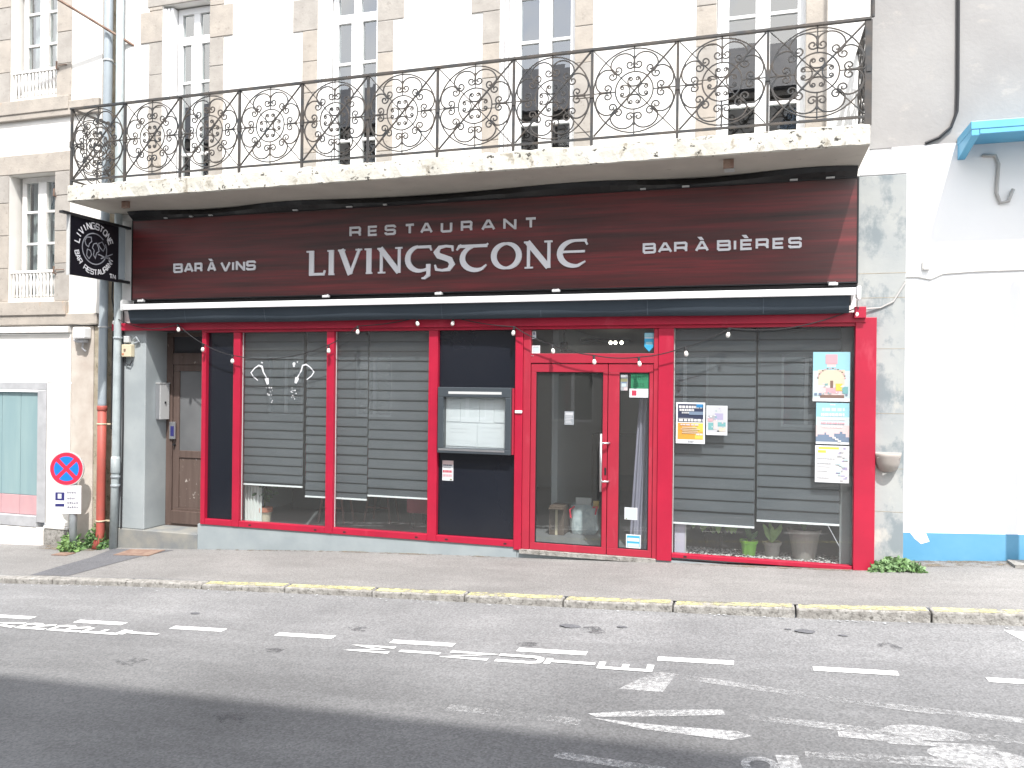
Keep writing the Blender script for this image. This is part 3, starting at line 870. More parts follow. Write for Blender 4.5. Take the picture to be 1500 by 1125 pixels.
# roller blinds of broad grey bands
def blind(x0, x1, zb, label, y=0.105, pitch=0.117):
    T = thing("roller_blind", ((x0 + x1) / 2, y, zb), label, "blind", "grey banded blinds in the shop windows")
    bx("backing", 'blind_back', T, x0 + .004, x1 - .004, y + .014, y + .017, zb + .02, 2.50)
    me = None
    z = 2.50; first = None
    k = 0
    while z - pitch > zb + .02:
        org = ((x0 + x1) / 2, y, z)
        if first is None:
            w = (x1 - x0) / 2
            m = MB()
            h = pitch * .87
            xs = frange(-w, w, 6)
            rows = [(0.010, 0.0), (0.004, -h * .35), (-0.002, -h * .8), (-0.003, -h)]
            vs = [(org[0] + x, org[1] + dy, org[2] + dz) for dy, dz in rows for x in xs]
            vs += [(org[0] + x, org[1] + 0.003, org[2] - h) for x in xs]
            fs = [(r * 6 + i, (r + 1) * 6 + i, (r + 1) * 6 + i + 1, r * 6 + i + 1) for r in range(4) for i in range(5)]
            m.add(vs, fs)
            first = m.obj("blind_band", 'blind', T, org=org)
        else:
            share(first, "blind_band", T, (org[0], org[1] + random.uniform(-.001, .001), org[2]), rot=(random.uniform(-.018, .014), random.uniform(-.0012, .0012), 0))
        z -= pitch * random.uniform(.985, 1.015); k += 1
    if z - zb > .03:
        bx("lower_hem", 'blind', T, x0, x1, y - .001, y + .003, zb + .02, z - .006)
    bx("bottom_bar", 'awning_white', T, x0, x1, y - .008, y + .010, zb, zb + .02)
    bx("head_box", 'blind_back', T, x0, x1, y - .012, y + .04, 2.503, 2.55)
    return T
blind(-6.41, -5.505, 0.52, "grey banded blind with its lower edge highest, left end of the first window", pitch=.115)
blind(-5.462, -4.592, 0.405, "grey banded blind passing behind the slim red post between the two left panes", pitch=.118)
blind(-4.578, -3.765, 0.46, "grey banded blind in the pane beside the framed menu case, right half", pitch=.121)
blind(-0.825, 0.035, 0.352, "grey banded blind behind the orange poster in the window right of the doors", pitch=.125)
blind(0.058, 0.885, 0.43, "grey banded blind next to the column of three posters in the right window", pitch=.122)
tube = lambda pts, r, n=6: MB().tube(pts, r, n)
for x in (0.047, -4.585, -5.483):
    c = tube([(x, 0.115, 2.5), (x, 0.115, .5)], 0.003, 5).obj("blind_cord", 'black', None)
    tag(c, {0.047: "black blind cord hanging in the gap of the right window", -4.585: "black blind cord hanging in the gap left of the menu case window", -5.483: "black blind cord hanging in the gap of the first left window"}[x], "cord")

# ------------------------------------------------------------------ fascia sign with lettering
FS = thing("fascia_sign", (-3.5, -0.09, 2.95), "long dark red wood look restaurant sign with silver letters under the balcony", "sign")
bx("sign_board", 'sign', FS, -8.03, 1.003, -0.085, -0.01, 2.965, 4.02)
m = MB(); frame_mb(m, -8.045, 1.018, 2.95, 4.035, -0.094, 0.0, 0.013)
m.obj("sign_edge", 'black', FS)
# crumpled black film stuffed between sign and slab
m = MB(); n = 90
xs = frange(-8.03, 1.0, n)
top = []; bot = []; mid = []
for i, x in enumerate(xs):
    wv = 0.5 + 0.5 * sin(x * 2.1 + .8 * sin(x * .9)); wv2 = random.uniform(-.006, .006)
    bot.append((x, -0.088, 4.03)); mid.append((x, -0.10 - .07 * wv + wv2, 4.062 + .02 * wv + wv2)); top.append((x, -0.05 - .15 * wv, 4.128))
for i in range(n - 1):
    m.poly([bot[i], bot[i + 1], mid[i + 1], mid[i]]); m.poly([mid[i], mid[i + 1], top[i + 1], top[i]])
m.obj("black_film", 'black_film', FS, smooth=True)
for x in (-7.5, -7.1, -6.8, -5.55, -4.8, -4.3, -1.2, -0.75, 0.35, 0.7):
    bx("clip", 'light_grey', FS, x, x + random.uniform(.03, .09), -0.125, -0.096, 4.026, 4.042)
bx("gutter_strip", 'black', FS, -8.03, 1.01, -0.06, -0.005, 2.90, 2.945)

def stroke_glyph(m, strokes, x0, x1, z0, z1, wh, wv, y0, y1):
    """strokes in a unit box; pen width wh in X, wv in Z -> uses mean; extruded"""
    i = 0
    for st in strokes:
        pts = [(x0 + (x1 - x0) * u, z0 + (z1 - z0) * v) for u, v in st]
        L, Rr = strip_polys(pts, wh)
        for k in range(len(L) - 1):
            q = [(L[k].x, L[k].y), (Rr[k].x, Rr[k].y), (Rr[k + 1].x, Rr[k + 1].y), (L[k + 1].x, L[k + 1].y)]
            m.prism_xz(q, y0 - .0003 * i, y1)
            i += 1

c = .10
GL = {'R': [[(0, 0), (0, 1), (1 - c, 1), (1, 1 - c), (1, .52), (1 - c, .42), (0, .42)], [(.72, .42), (1, .25), (1, 0)]],
      'E': [[(1, 1), (0, 1), (0, 0), (1, 0)], [(0, .5), (.92, .5)]],
      'S': [[(1, .78), (1, 1 - c), (1 - c, 1), (c, 1), (0, 1 - c), (0, .6), (c, .5), (1 - c, .5), (1, .4), (1, c), (1 - c, 0), (c, 0), (0, c), (0, .22)]],
      'T': [[(0, 1), (1, 1)], [(.5, 1), (.5, 0)]],
      'A': [[(0, 0), (.42, 1), (.58, 1), (1, 0)], [(.2, .3), (.8, .3)]],
      'U': [[(0, 1), (0, c), (c, 0), (1 - c, 0), (1, c), (1, 1)]],
      'N': [[(0, 0), (0, 1), (.05, 1), (.95, 0), (1, 0), (1, 1)]],
      'B': [[(0, 0), (0, 1), (.9, 1), (.97, .92), (.97, .6), (.9, .52), (1, .42), (1, c), (1 - c, 0), (0, 0)], [(0, .52), (.9, .52)]],
      'V': [[(0, 1), (.46, 0), (.54, 0), (1, 1)]],
      'I': [[(.5, 0), (.5, 1)]]}
def extended_word(word, xr, z0, z1, w, yf=-0.10):
    k = 0
    for ch in word:
        if ch == ' ': continue
        a, b = xr[k]; k += 1
        base = {'À': 'A', 'È': 'E'}.get(ch, ch)
        m = MB()
        stroke_glyph(m, GL[base], a + w / 2, b - w / 2, z0 + w / 2, z1 - w / 2, w, w, yf, -0.085)
        if ch in 'ÀÈ':
            cx = (a + b) / 2
            m.prism_xz([(cx - .05, z1 + .045), (cx - .02, z1 + .012), (cx + .02, z1 + .012), (cx - .005, z1 + .045)], yf, -0.085)
        m.obj("letter", 'letter', FS, org=((a + b) / 2, -0.085, z0))
pr = lambda v: [(v[i], v[i + 1]) for i in range(0, len(v), 2)]
extended_word("RESTAURANT", pr([-4.762, -4.608, -4.511, -4.381, -4.285, -4.141, -4.02, -3.894, -3.819, -3.661, -3.556, -3.413, -3.302, -3.161, -3.047, -2.878, -2.778, -2.622, -2.519, -2.38]), 3.665, 3.790, .026)
extended_word("BAR À VINS", pr([-7.358, -7.213, -7.19, -7.045, -7.025, -6.908, -6.829, -6.694, -6.625, -6.472, -6.456, -6.414, -6.392, -6.255, -6.235, -6.098]), 3.300, 3.425, .026)
extended_word("BAR À BIÈRES", pr([-1.169, -1.025, -1.005, -0.850, -0.830, -0.689, -0.608, -0.462, -0.379, -0.235, -0.215, -0.172, -0.140, -0.011, 0.016, 0.147, 0.185, 0.305, 0.341, 0.474]), 3.325, 3.440, .025)

def arc(cx, cz, rx, rz, a0, a1, n=16):
    return [(cx + rx * cos(radians(a0 + (a1 - a0) * i / (n - 1))), cz + rz * sin(radians(a0 + (a1 - a0) * i / (n - 1)))) for i in range(n)]
def vw(n, lo, hi, ph=0.0):
    return [lo + (hi - lo) * sin(pi * i / (n - 1)) for i in range(n)]
# main name in round uncial letters; unit boxes, (points, widths) in units of letter height
def uncial(ch):
    if ch == 'L': return [([(.30, 1), (.30, 0)], .20), ([(.2, .05), (.95, .05)], .10), ([(.90, .0), (.97, .20)], .07), ([(.05, .97), (.4, .97)], .06)]
    if ch == 'I': return [([(.55, 1), (.55, 0)], .20), ([(.1, .97), (.6, .97)], .06), ([(.25, .03), (.9, .03)], .06)]
    if ch == 'V': return [([(.12, 1), (.52, 0)], .21), ([(.52, .02), (.90, 1)], .11), ([(0, .97), (.3, .97)], .06), ([(.74, .97), (1, .97)], .06)]
    if ch == 'N': return [([(.16, 1), (.16, 0)], .11), ([(.12, .98), (.86, .03)], .20), ([(.88, 1), (.88, 0)], .11), ([(0, .97), (.22, .97)], .06), ([(.72, .97), (1, .97)], .06), ([(.03, .03), (.32, .03)], .06)]
    if ch == 'G': return [(arc(.55, .52, .46, .47, 100, 285, 18), vw(18, .10, .21)), ([(.47, .965), (.95, .965)], .10), ([(.90, 1.0), (.97, .82)], .07), ([(.66, .06), (.86, .12)], .10), ([(.86, .30), (.86, -.12), (.72, -.24), (.62, -.24)], [.17, .14, .09, .05])]
    if ch == 'S': return [([(.92, .76), (.90, .93), (.6, .96), (.28, .92), (.12, .74), (.24, .60), (.5, .53), (.78, .44), (.90, .26), (.74, .07), (.42, .04), (.12, .08), (.06, .26)], [.06, .09, .09, .13, .19, .21, .21, .21, .19, .13, .09, .09, .06])]
    if ch == 'T': return [([(.02, .78), (.10, .92), (.95, .92)], [.05, .11, .11]), ([(.13, .88), (.14, 1.0)], .05), ([(.9, .9), (.97, 1.0)], .06), (arc(.62, .46, .42, .45, 105, 300, 16), vw(16, .09, .21)), ([(.80, .06), (.93, .20)], [.10, .05])]
    if ch == 'O': return [(arc(.5, .5, .43, .455, 90, 270, 18), vw(18, .09, .21)), (arc(.5, .5, .43, .455, -90, 90, 18), vw(18, .09, .21))]
    if ch == 'E': return [(arc(.58, .5, .50, .46, 92, 285, 20), vw(20, .09, .21)), ([(.52, .96), (.96, .96)], .09), ([(.88, 1.0), (.98, .80)], .07), ([(.18, .56), (.90, .56)], .08), ([(.68, .05), (.92, .20)], [.10, .05])]
boxes = [('L', -5.37, -5.09), ('I', -5.075, -4.955), ('V', -4.915, -4.59), ('I', -4.565, -4.435), ('N', -4.38, -4.05), ('G', -4.01, -3.66), ('S', -3.64, -3.38), ('T', -3.36, -2.95), ('O', -2.915, -2.56), ('N', -2.525, -2.19), ('E', -2.13, -1.78)]
for ch, a, b in boxes:
    m = MB(); z0, z1 = 3.205, 3.515
    H = z1 - z0; i = 0
    for pts, w in uncial(ch):
        P2 = [(a + (b - a) * u, z0 + H * v) for u, v in pts]
        W2 = [x * H * 1.05 for x in w] if hasattr(w, '__len__') else w * H * 1.05
        L, Rr = strip_polys(P2, W2)
        for k in range(len(L) - 1):
            m.prism_xz([tuple(L[k]), tuple(Rr[k]), tuple(Rr[k + 1]), tuple(L[k + 1])], -0.103 - .0002 * i, -0.085); i += 1
    m.obj("letter", 'letter', FS, org=((a + b) / 2, -0.085, z0))

# small floodlight arms above the awning
for x, lab in ((-7.87, "small spotlight bracket above the left end of the awning"), (-5.09, "small spotlight bracket under the letter L of the restaurant sign"),
               (-3.595, "small spotlight bracket under the middle of the restaurant sign"), (-2.173, "small spotlight bracket below the last letters of the big name"), (0.731, "small spotlight bracket above the right end of the awning")):
    T = thing("sign_spotlight", (x, -0.12, 2.93), lab, "spotlight", "spotlights along the foot of the sign")
    tube([(x, -0.03, 2.935), (x, -0.10, 2.962), (x + .07, -0.15, 2.955)], 0.009, 6).obj("arm", 'steel', T)
    bx("lamp_head", 'light_grey', T, x + .0, x + .09, -0.175, -0.125, 2.92, 2.95, bevel=0.006)

# ------------------------------------------------------------------ folded awning
A = thing("awning", (-3.5, -0.15, 2.63), "closed navy awning with white aluminium bar along the shopfront", "awning")
bx("front_bar", 'awning_white', A, -8.05, 0.985, -0.235, -0.19, 2.812, 2.885, bevel=0.006)
xs = frange(-8.0, 0.93, 60)
m = MB()
rows = [(-0.196, 2.812), (-0.186, 2.765), (-0.172, 2.70), (-0.152, 2.645), (-0.13, 2.634), (-0.07, 2.65)]
vs = []
for (y, z) in rows:
    for i, x in enumerate(xs):
        vs.append((x, y + .004 * sin(x * 3.1) + random.uniform(-.0015, .0015), z + .003 * sin(x * 2.3 + y * 9)))
m.add(vs, [(r * 60 + i, (r + 1) * 60 + i, (r + 1) * 60 + i + 1, r * 60 + i + 1) for r in range(5) for i in range(59)])
m.obj("rolled_cloth", 'awning_cloth', A, smooth=True)
for x in frange(-7.1, 0.1, 7):
    m = MB(); vs = []
    for y, z in rows[:4]:
        vs += [(x - .006, y - .003, z), (x + .006, y - .003, z)]
    m.add(vs, [(2 * r, 2 * r + 2, 2 * r + 3, 2 * r + 1) for r in range(3)])
    m.obj("seam", flat("navy_seam", (0.045, 0.06, 0.078)), A)
bx("back_tube", 'black', A, -8.02, 0.95, -0.12, -0.066, 2.72, 2.885)
m = MB()
m.prism_xz([(0.99, 2.79), (1.01, 2.76), (1.03, 2.77), (1.03, 2.90), (0.99, 2.90)], -0.245, -0.12); m.obj("end_bracket", 'awning_white', A, bevel=0.008)
m = MB().prism_xz([(-8.09, 2.80), (-8.052, 2.80), (-8.052, 2.95), (-8.09, 2.93)], -0.24, -0.05); m.obj("end_bracket", 'light_grey', A, bevel=0.006)

# ------------------------------------------------------------------ projecting sign
PS = thing("projecting_sign", (-8.17, -0.6, 3.2), "square black hanging sign with white ring lettering and a globe beside the drainpipes", "sign")
X0, X1 = -8.19, -8.15
m = MB().box(X0, X1, -1.0, -0.21, 3.185, 3.925); m.obj("sign_panel", 'blade_black', PS, bevel=0.004)
bx("bracket_bar", 'black', PS, X0 - .01, X1 + .012, -1.12, 0.0, 3.93, 3.96)
bx("bracket_bar", 'black', PS, X0, X1, -0.21, 0.0, 3.19, 3.225)
bx("edge_strip", 'light_grey', PS, X0 - .004, X1 + .004, -1.012, -1.002, 3.18, 3.93)
bx("backing_plate", 'pipe_grey', PS, X0 - .006, X1 + .006, -0.200, -0.10, 3.23, 3.925)
XF = X1 + .003
def ring_text(word, cy, cz, r, a_mid, da, h, flip=False, mat='blade_white'):
    """text around a circle on the face x = XF; screen right is +Y"""
    n = len(word)
    for k, ch in enumerate(word):
        if ch == ' ': continue
        a = a_mid + ((n - 1) / 2 - k) * da if not flip else a_mid - ((n - 1) / 2 - k) * da
        ar = radians(a)
        u = Vector((cos(ar), sin(ar)))                # outwards (Y,Z)
        t = Vector((sin(ar), -cos(ar)))               # reading direction
        if flip: u = -u; t = -t
        G = GLX.get(ch)
        m = MB(); w = h * .72
        base = Vector((cy, cz)) + Vector((cos(ar), sin(ar))) * r
        i = 0
        for stt in G:
            pts = [base + t * ((p[0] - .5) * w) + u * ((p[1] - .5) * h) for p in stt]
            L, Rr = strip_polys([tuple(p) for p in pts], h * .2)
            for q in range(len(L) - 1):
                m.poly([(XF + .0003 * i, *L[q]), (XF + .0003 * i, *L[q + 1]), (XF + .0003 * i, *Rr[q + 1]), (XF + .0003 * i, *Rr[q])]); i += 1
        m.obj("ring_letter", mat, PS)
GLX = dict(GL); GLX['L'] = [[(0, 1), (0, 0), (1, 0)]]; GLX['O'] = [[(.2, 0), (0, .3), (0, .7), (.2, 1), (.8, 1), (1, .7), (1, .3), (.8, 0), (.2, 0)]]
GLX['G'] = [[(1, .9), (.7, 1), (.2, 1), (0, .7), (0, .3), (.2, 0), (.8, 0), (1, .2), (1, .5), (.6, .5)]]
cy, cz = -0.615, 3.565
ring_text("LIVINGSTONE", cy, cz + .01, 0.285, 96, 14.2, 0.075)
ring_text("BAR RESTAURANT", cy, cz - .01, 0.290, -92, 11.2, 0.062, flip=True)
m = MB()
for k in range(40):
    a, b = 2 * pi * k / 40, 2 * pi * (k + 1) / 40
    if 20 < math.degrees(a) % 360 < 40: continue
    m.poly([(XF, cy + .205 * cos(a), cz + .205 * sin(a)), (XF, cy + .205 * cos(b), cz + .205 * sin(b)), (XF, cy + .190 * cos(b), cz + .190 * sin(b)), (XF, cy + .190 * cos(a), cz + .190 * sin(a))])
m.obj("globe_ring", 'blade_grey', PS)
def blob(pts):
    m = MB()
    P = [(cy + x, cz + z) for x, z in pts]
    L, Rr = strip_polys(P + [P[0]], .012)
    for q in range(len(L) - 1):
        m.poly([(XF + .0008 + .0002 * q, *L[q]), (XF + .0008 + .0002 * q, *L[q + 1]), (XF + .0008 + .0002 * q, *Rr[q + 1]), (XF + .0008 + .0002 * q, *Rr[q])])
    return m.obj("continent_outline", 'blade_grey', PS)
blob([(-.16, .08), (-.13, .13), (-.06, .14), (-.05, .09), (-.09, .05), (-.10, .01), (-.14, .03)])
blob([(-.12, -.02), (-.07, -.03), (-.05, -.08), (-.09, -.14), (-.13, -.10)])
blob([(-.02, .06), (.03, .08), (.06, .03), (.07, -.02), (.03, -.05), (.01, -.12), (-.02, -.08), (-.01, -.02), (-.04, .01)])
blob([(.06, .08), (.12, .11), (.17, .05), (.14, -.01), (.10, .02), (.07, .05)])
m = MB()
for (p, q) in (((.05, -.06), (.27, -.10)), ((.10, -.11), (.30, -.02)), ((.20, -.05), (.28, -.15))):
    L, Rr = strip_polys([(cy + p[0], cz + p[1]), (cy + q[0], cz + q[1])], .014)
    m.poly([(XF + .002, *L[0]), (XF + .002, *L[1]), (XF + .002, *Rr[1]), (XF + .002, *Rr[0])])
m.obj("globe_stand_lines", 'blade_grey', PS)
for k, ch in enumerate("TN"):
    m = MB()
    for stt in GLX[ch]:
        L, Rr = strip_polys([(-0.36 + k * .055 + p[0] * .042, 3.225 + p[1] * .05) for p in stt], .012)
        for q in range(len(L) - 1):
            m.poly([(XF, *L[q]), (XF, *L[q + 1]), (XF, *Rr[q + 1]), (XF, *Rr[q])])
    m.obj("corner_mark", 'blade_white', PS)

# ------------------------------------------------------------------ balcony railing
RL = thing("balcony_railing", (-3.67, -0.80, 4.34), "long grey wrought iron balcony railing with scrolls and circles", "railing")
PX = [-8.345, -7.511, -6.688, -5.848, -5.004, -4.162, -3.323, -2.454, -1.612, -0.746, 0.110, 1.005]
ZB, ZT = 4.425, 5.315
YR = -0.80
bx("top_rail", 'iron', RL, -8.365, 1.025, YR - .022, YR + .022, 5.315, 5.338)
bx("bottom_rail", 'iron', RL, -8.355, 1.015, YR - .012, YR + .012, ZB - .022, ZB)
for i, x in enumerate(PX):
    wd = 0.030 if i == len(PX) - 1 else 0.013
    bx("rail_post", 'iron', RL, x - wd, x + wd, YR - .013, YR + .013, ZB - .10 if 0 < i < 11 else 4.33, 5.314)
    bx("post_collar", 'iron', RL, x - .020, x + .020, YR - .019, YR + .019, 4.83, 4.91)
# side rails back to the wall
for x in (-8.345, 1.005):
    bx("top_rail", 'iron', RL, x - .018, x + .018, YR + .024, 0.0, 5.315, 5.337)
    bx("bottom_rail", 'iron', RL, x - .011, x + .011, YR + .014, 0.0, ZB - .022, ZB)
bx("corner_post", 'iron', RL, 1.032, 1.058, YR - .012, YR + .012, 4.345, 6.9) if False else None

def spiral(cx, cz, r0, r1, a0, turns, n=16):
    return [(cx + (r0 + (r1 - r0) * i / (n - 1)) * cos(radians(a0) + turns * 2 * pi * i / (n - 1)),
             cz + (r0 + (r1 - r0) * i / (n - 1)) * sin(radians(a0) + turns * 2 * pi * i / (n - 1))) for i in range(n)]
def rot2(p, a):
    return (p[0] * cos(a) - p[1] * sin(a), p[0] * sin(a) + p[1] * cos(a))
def cscroll(rb, rc, rin, off, lift=0.0):
    """C scroll: a round back of radius rb (top at +Z) whose two ends roll inwards into curls"""
    a_end = radians(-18)
    body = [(rb * cos(a), rb * 0.86 * sin(a) + lift) for a in frange(a_end, pi - a_end, 17)]      # right end -> left end
    e = body[0]
    c_ = (e[0] - rc, e[1] - rc * .12)
    curl = []
    for i in range(1, 18):
        f = i / 17.0
        r = rc * (1 - f) + rin * f
        a = .12 - f * 2 * pi * 1.3
        curl.append((c_[0] + r * cos(a), c_[1] + r * sin(a)))
    right = [p for p in reversed(curl)]
    left = [(-x, z) for x, z in curl]
    return [(x, z + off) for x, z in right + body + left]
def to3(pts, ang, cx, cz, y):
    out = []
    for p in pts:
        q = rot2(p, ang)
        out.append((cx + q[0], y, cz + q[1]))
    return out
HW, HH = 0.42, (ZT - ZB) / 2
SC_BIG = cscroll(0.120, 0.050, 0.010, 0.298)
SC_SML = [(x, .135 - z) for x, z in cscroll(0.062, 0.024, 0.006, 0.040, .0)]
proto = None
def make_panel(cx, first):
    global proto
    cz = (ZT + ZB) / 2
    m = MB()
    w = .40
    m.tube([(cx - w, YR, ZB + .01), (cx + w, YR, ZT - .01)], 0.0105, 5)
    m.tube([(cx - w, YR + .006, ZT - .01), (cx + w, YR + .006, ZB + .01)], 0.0058, 5)
    m.tube([(cx + .405 * cos(a), YR - .003, cz + .425 * sin(a)) for a in [2 * pi * k / 44 for k in range(44)]], 0.0078, 5, close=True)
    m.tube([(cx + .185 * cos(a), YR - .003, cz + .19 * sin(a)) for a in [2 * pi * k / 30 for k in range(30)]], 0.0078, 5, close=True)
    for sx in (-1, 1):
        m.tube([(cx + sx * .185, YR, cz), (cx + sx * .42, YR, cz)], 0.007, 5)
        m.tube([(cx + sx * .27, YR - .002, cz), (cx + sx * .35, YR - .002, cz)], 0.013, 5)
        m.tube([(cx, YR, cz + sx * .19), (cx, YR, cz + sx * .445)], 0.006, 5)
        m.tube([(cx, YR - .002, cz + sx * .28), (cx, YR - .002, cz + sx * .35)], 0.011, 5)
        m.tube([(cx - .05, YR - .004, cz + sx * .045), (cx + .05, YR - .004, cz + sx * .045)], 0.007, 5)
    panel = m.obj("railing_panel", 'iron', RL, org=(cx, YR, cz))
    s0 = None
    for k in range(8):
        a = radians(45 * k - 67.5)
        if s0 is None:
            s0 = MB().tube(to3(SC_BIG, 0, cx, cz, YR - .004), 0.0082, 5).obj("scroll", 'iron', panel, org=(cx, YR, cz))
            s0.rotation_euler = (0, -a, 0)
        else:
            share(s0, "scroll", panel, (cx, YR, cz), rot=(0, -a, 0))
    t0 = None
    for k in range(4):
        a = pi / 2 * k
        if t0 is None:
            t0 = MB().tube(to3(SC_SML, 0, cx, cz, YR - .004), 0.0070, 5).obj("small_scroll", 'iron', panel, org=(cx, YR, cz))
        else:
            share(t0, "small_scroll", panel, (cx, YR, cz), rot=(0, -a, 0))
    return panel
def copy_panel(src, cx, sx, rotz=0.0, y=YR):
    cz = (ZT + ZB) / 2
    p = share(src, "railing_panel", RL, (cx, y, cz), scale=(sx, 1, 1), rot=(0, 0, rotz))
    for ch in src.children:
        c = ch.copy(); COL.objects.link(c); c.parent = p
    return p
p0 = None
for i in range(11):
    cx = (PX[i] + PX[i + 1]) / 2
    sx = (PX[i + 1] - PX[i] - .02) / 0.82
    if p0 is None:
        p0 = make_panel(cx, True)
        p0.scale = (sx, 1, 1)
    else:
        copy_panel(p0, cx, sx)
for x in (-8.345, 1.005):
    copy_panel(p0, x, 0.93, pi / 2, y=YR / 2)
fin = tube([(1.035, YR, 5.34), (1.035, YR, 7.4)], 0.02, 8).obj("corner_pole", 'iron', RL)

# ------------------------------------------------------------------ left house
H = thing("town_house", (-9.6, 0.0, -0.45), "white town house with granite window surrounds and a faded teal door at the left edge", "house")
LW = [(-10.30, -9.46, 3.42, 4.81), (-10.30, -9.45, 6.30, 7.75)]      # opening x0,x1,sill,head
m = MB()
m.box(-13.0, -10.30, 0.0, 0.35, 2.64, 10.0); m.box(-9.46, -8.66, 0.0, 0.35, 2.64, 10.0)
m.box(-10.30, -9.46, 0.0, 0.35, 2.64, 2.98); m.box(-10.30, -9.46, 0.0, 0.35, 4.81, 5.80); m.box(-10.30, -9.46, 0.0, 0.35, 7.75, 10.0)
m.obj("wall", 'plaster_left', H)
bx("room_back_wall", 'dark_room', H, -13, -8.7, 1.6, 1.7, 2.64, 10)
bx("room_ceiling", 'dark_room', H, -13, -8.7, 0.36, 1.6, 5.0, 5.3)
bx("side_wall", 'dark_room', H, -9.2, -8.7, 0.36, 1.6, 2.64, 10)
for (a, b, zs, zh) in LW:
    guard = zs - .44
    fw = french_window(a + .07, b - .005, guard + .02, zh - .005, H, y=0.15, mat='white_old', bars=(zs + .42, zs + .88), transom=None, glass='glass_up')
    # net curtain
    m = MB(); xs = frange(a + .12, b - .02, 30)
    vs = [(x, .30 + .012 * sin(i * 1.9), z) for z in (guard + .1, zh - .05) for i, x in enumerate(xs)]
    m.add(vs, [(i, i + 1, 30 + i + 1, 30 + i) for i in range(29)])
    m.obj("net_curtain", 'curtain_white', H)
    # cast iron guard of white balusters
    g = MB().box(a + .002, b - .002, 0.03, 0.075, zs - .022, zs + .016).obj("window_guard", 'white_old', H, org=((a + b) / 2, .05, guard))
    nb = 13
    w = (b - a - .08) / (nb - 1)
    b0 = None
    for k in range(nb):
        x = a + .04 + k * w
        if b0 is None:
            b0 = MB().lathe([(.012, 0), (.022, .03), (.012, .06), (.018, .14), (.024, .22), (.012, .30), (.02, .34), (.012, .36)], (x, .052, guard + .06), 8).obj("baluster", 'white_old', g, org=(x, .052, guard + .06), smooth=True)
        else:
            share(b0, "baluster", g, (x, .052, guard + .06))
    bx("guard_foot_rail", 'white_old', g, a + .004, b - .004, 0.03, 0.075, guard + .0, guard + .058)
    bx("sill_stone", 'stone', H, a - .28, b + .26, -.064, 0.30, guard - .20, guard - .005, bevel=0.01)
    bx("lintel_stone", 'stone', H, a - .28, b + .26, -.015, 0.34, zh + .003, zh + .28, bevel=0.008)
    surround(a - .27, a - .003, guard, zh, [.47, .50], H)
    surround(b + .003, b + .26, guard, zh, [.50, .45, .48], H)
    for hx, hz in ((b + .03, zs + .0), (b + .02, zh - .30)):
        MB().tube([(hx, -.01, hz - .05), (hx, -.045, hz - .05), (hx + .01, -.05, hz + .05)], .012, 6).obj("shutter_hinge", 'rust', H)
    MB().tube([(b + .05, -.03, zs - .0), (b + .19, -.025, zs + .0)], .007, 5).obj("shutter_hook", 'rust', H)
bx("string_course", 'stone', H, -13.0, -8.67, -.045, 0.05, 2.642, 2.80, bevel=0.012)
bx("string_course", 'stone', H, -13.0, -8.67, -.05, 0.05, 5.575, 5.78, bevel=0.012)
# ground floor shop
bx("fascia_board", 'white_old', H, -13.0, -9.15, -.06, 0.06, 2.53, 2.618, bevel=0.008)
bx("fascia_panel", 'plaster_left', H, -13.0, -9.15, -.01, 0.3, 1.835, 2.515)
bx("pier", 'pier_render', H, -9.146, -8.76, 0.0, 0.3, -0.55, 2.62, bevel=0.012)
bx("corner_stone_strip", 'old_stone', H, -8.758, -8.66, 0.01, 0.3, -0.6, 2.62, bevel=0.012)
bx("door_surround", 'dirty_white', H, -13.0, -9.56, -.025, 0.12, 1.72, 1.83, bevel=0.008)
bx("door_surround", 'dirty_white', H, -9.72, -9.565, -.022, 0.12, -0.16, 1.715, bevel=0.008)
bx("wall_panel", 'plaster_left', H, -9.56, -9.15, -.012, 0.12, -0.19, 1.818, bevel=0.006)
bx("plinth", 'kerb', H, -9.58, -9.13, -.03, 0.25, -0.62, -0.235, bevel=0.015)
bx("panel_foot", 'white_old', H, -9.57, -9.14, -.04, 0.10, -0.233, -0.195, bevel=0.008)
bx("plinth", 'plaster_left', H, -13.0, -9.584, -.035, 0.25, -0.70, -0.235, bevel=0.03)
bx("door_sill", 'dirty_white', H, -13, -9.722, -.03, 0.12, -0.232, -0.075, bevel=0.01)
gx = [-10.75, -10.43, -10.08, -9.725]
for a, b in zip(gx, gx[1:]):
    MB().box(a + .003, b - .003, 0.03, 0.06, 0.21, 1.69).obj("shutter_board", 'teal', H, bevel=0.006)
    MB().box(a + .003, b - .003, 0.028, 0.06, -0.07, 0.207).obj("foot_board", 'pinkred', H, bevel=0.006)
bx("roof", 'tile_roof', H, -13.2, -8.5, -.3, 6, 10.0, 10.3)
jn = thing("junction_box", (-8.9, -0.1, 2.40), "white junction box with cables under the string course beside the drainpipes", "junction box")
bx("box_body", 'pvc', jn, -8.99, -8.79, -.14, -.001, 2.44, 2.60, bevel=0.02)
bx("gland_block", 'dirty_white', jn, -8.97, -8.84, -.10, -.001, 2.385, 2.435, bevel=0.01)
MB().tube([(-8.95, -.07, 2.39), (-9.02, -.07, 2.42), (-9.05, -.05, 2.52), (-9.06, -.02, 2.60)], .014, 6).obj("cable", 'dirty_white', jn)
MB().tube([(-8.88, -.06, 2.385), (-8.90, -.05, 2.31), (-8.86, -.03, 2.27)], .014, 6).obj("cable", 'dirty_white', jn)

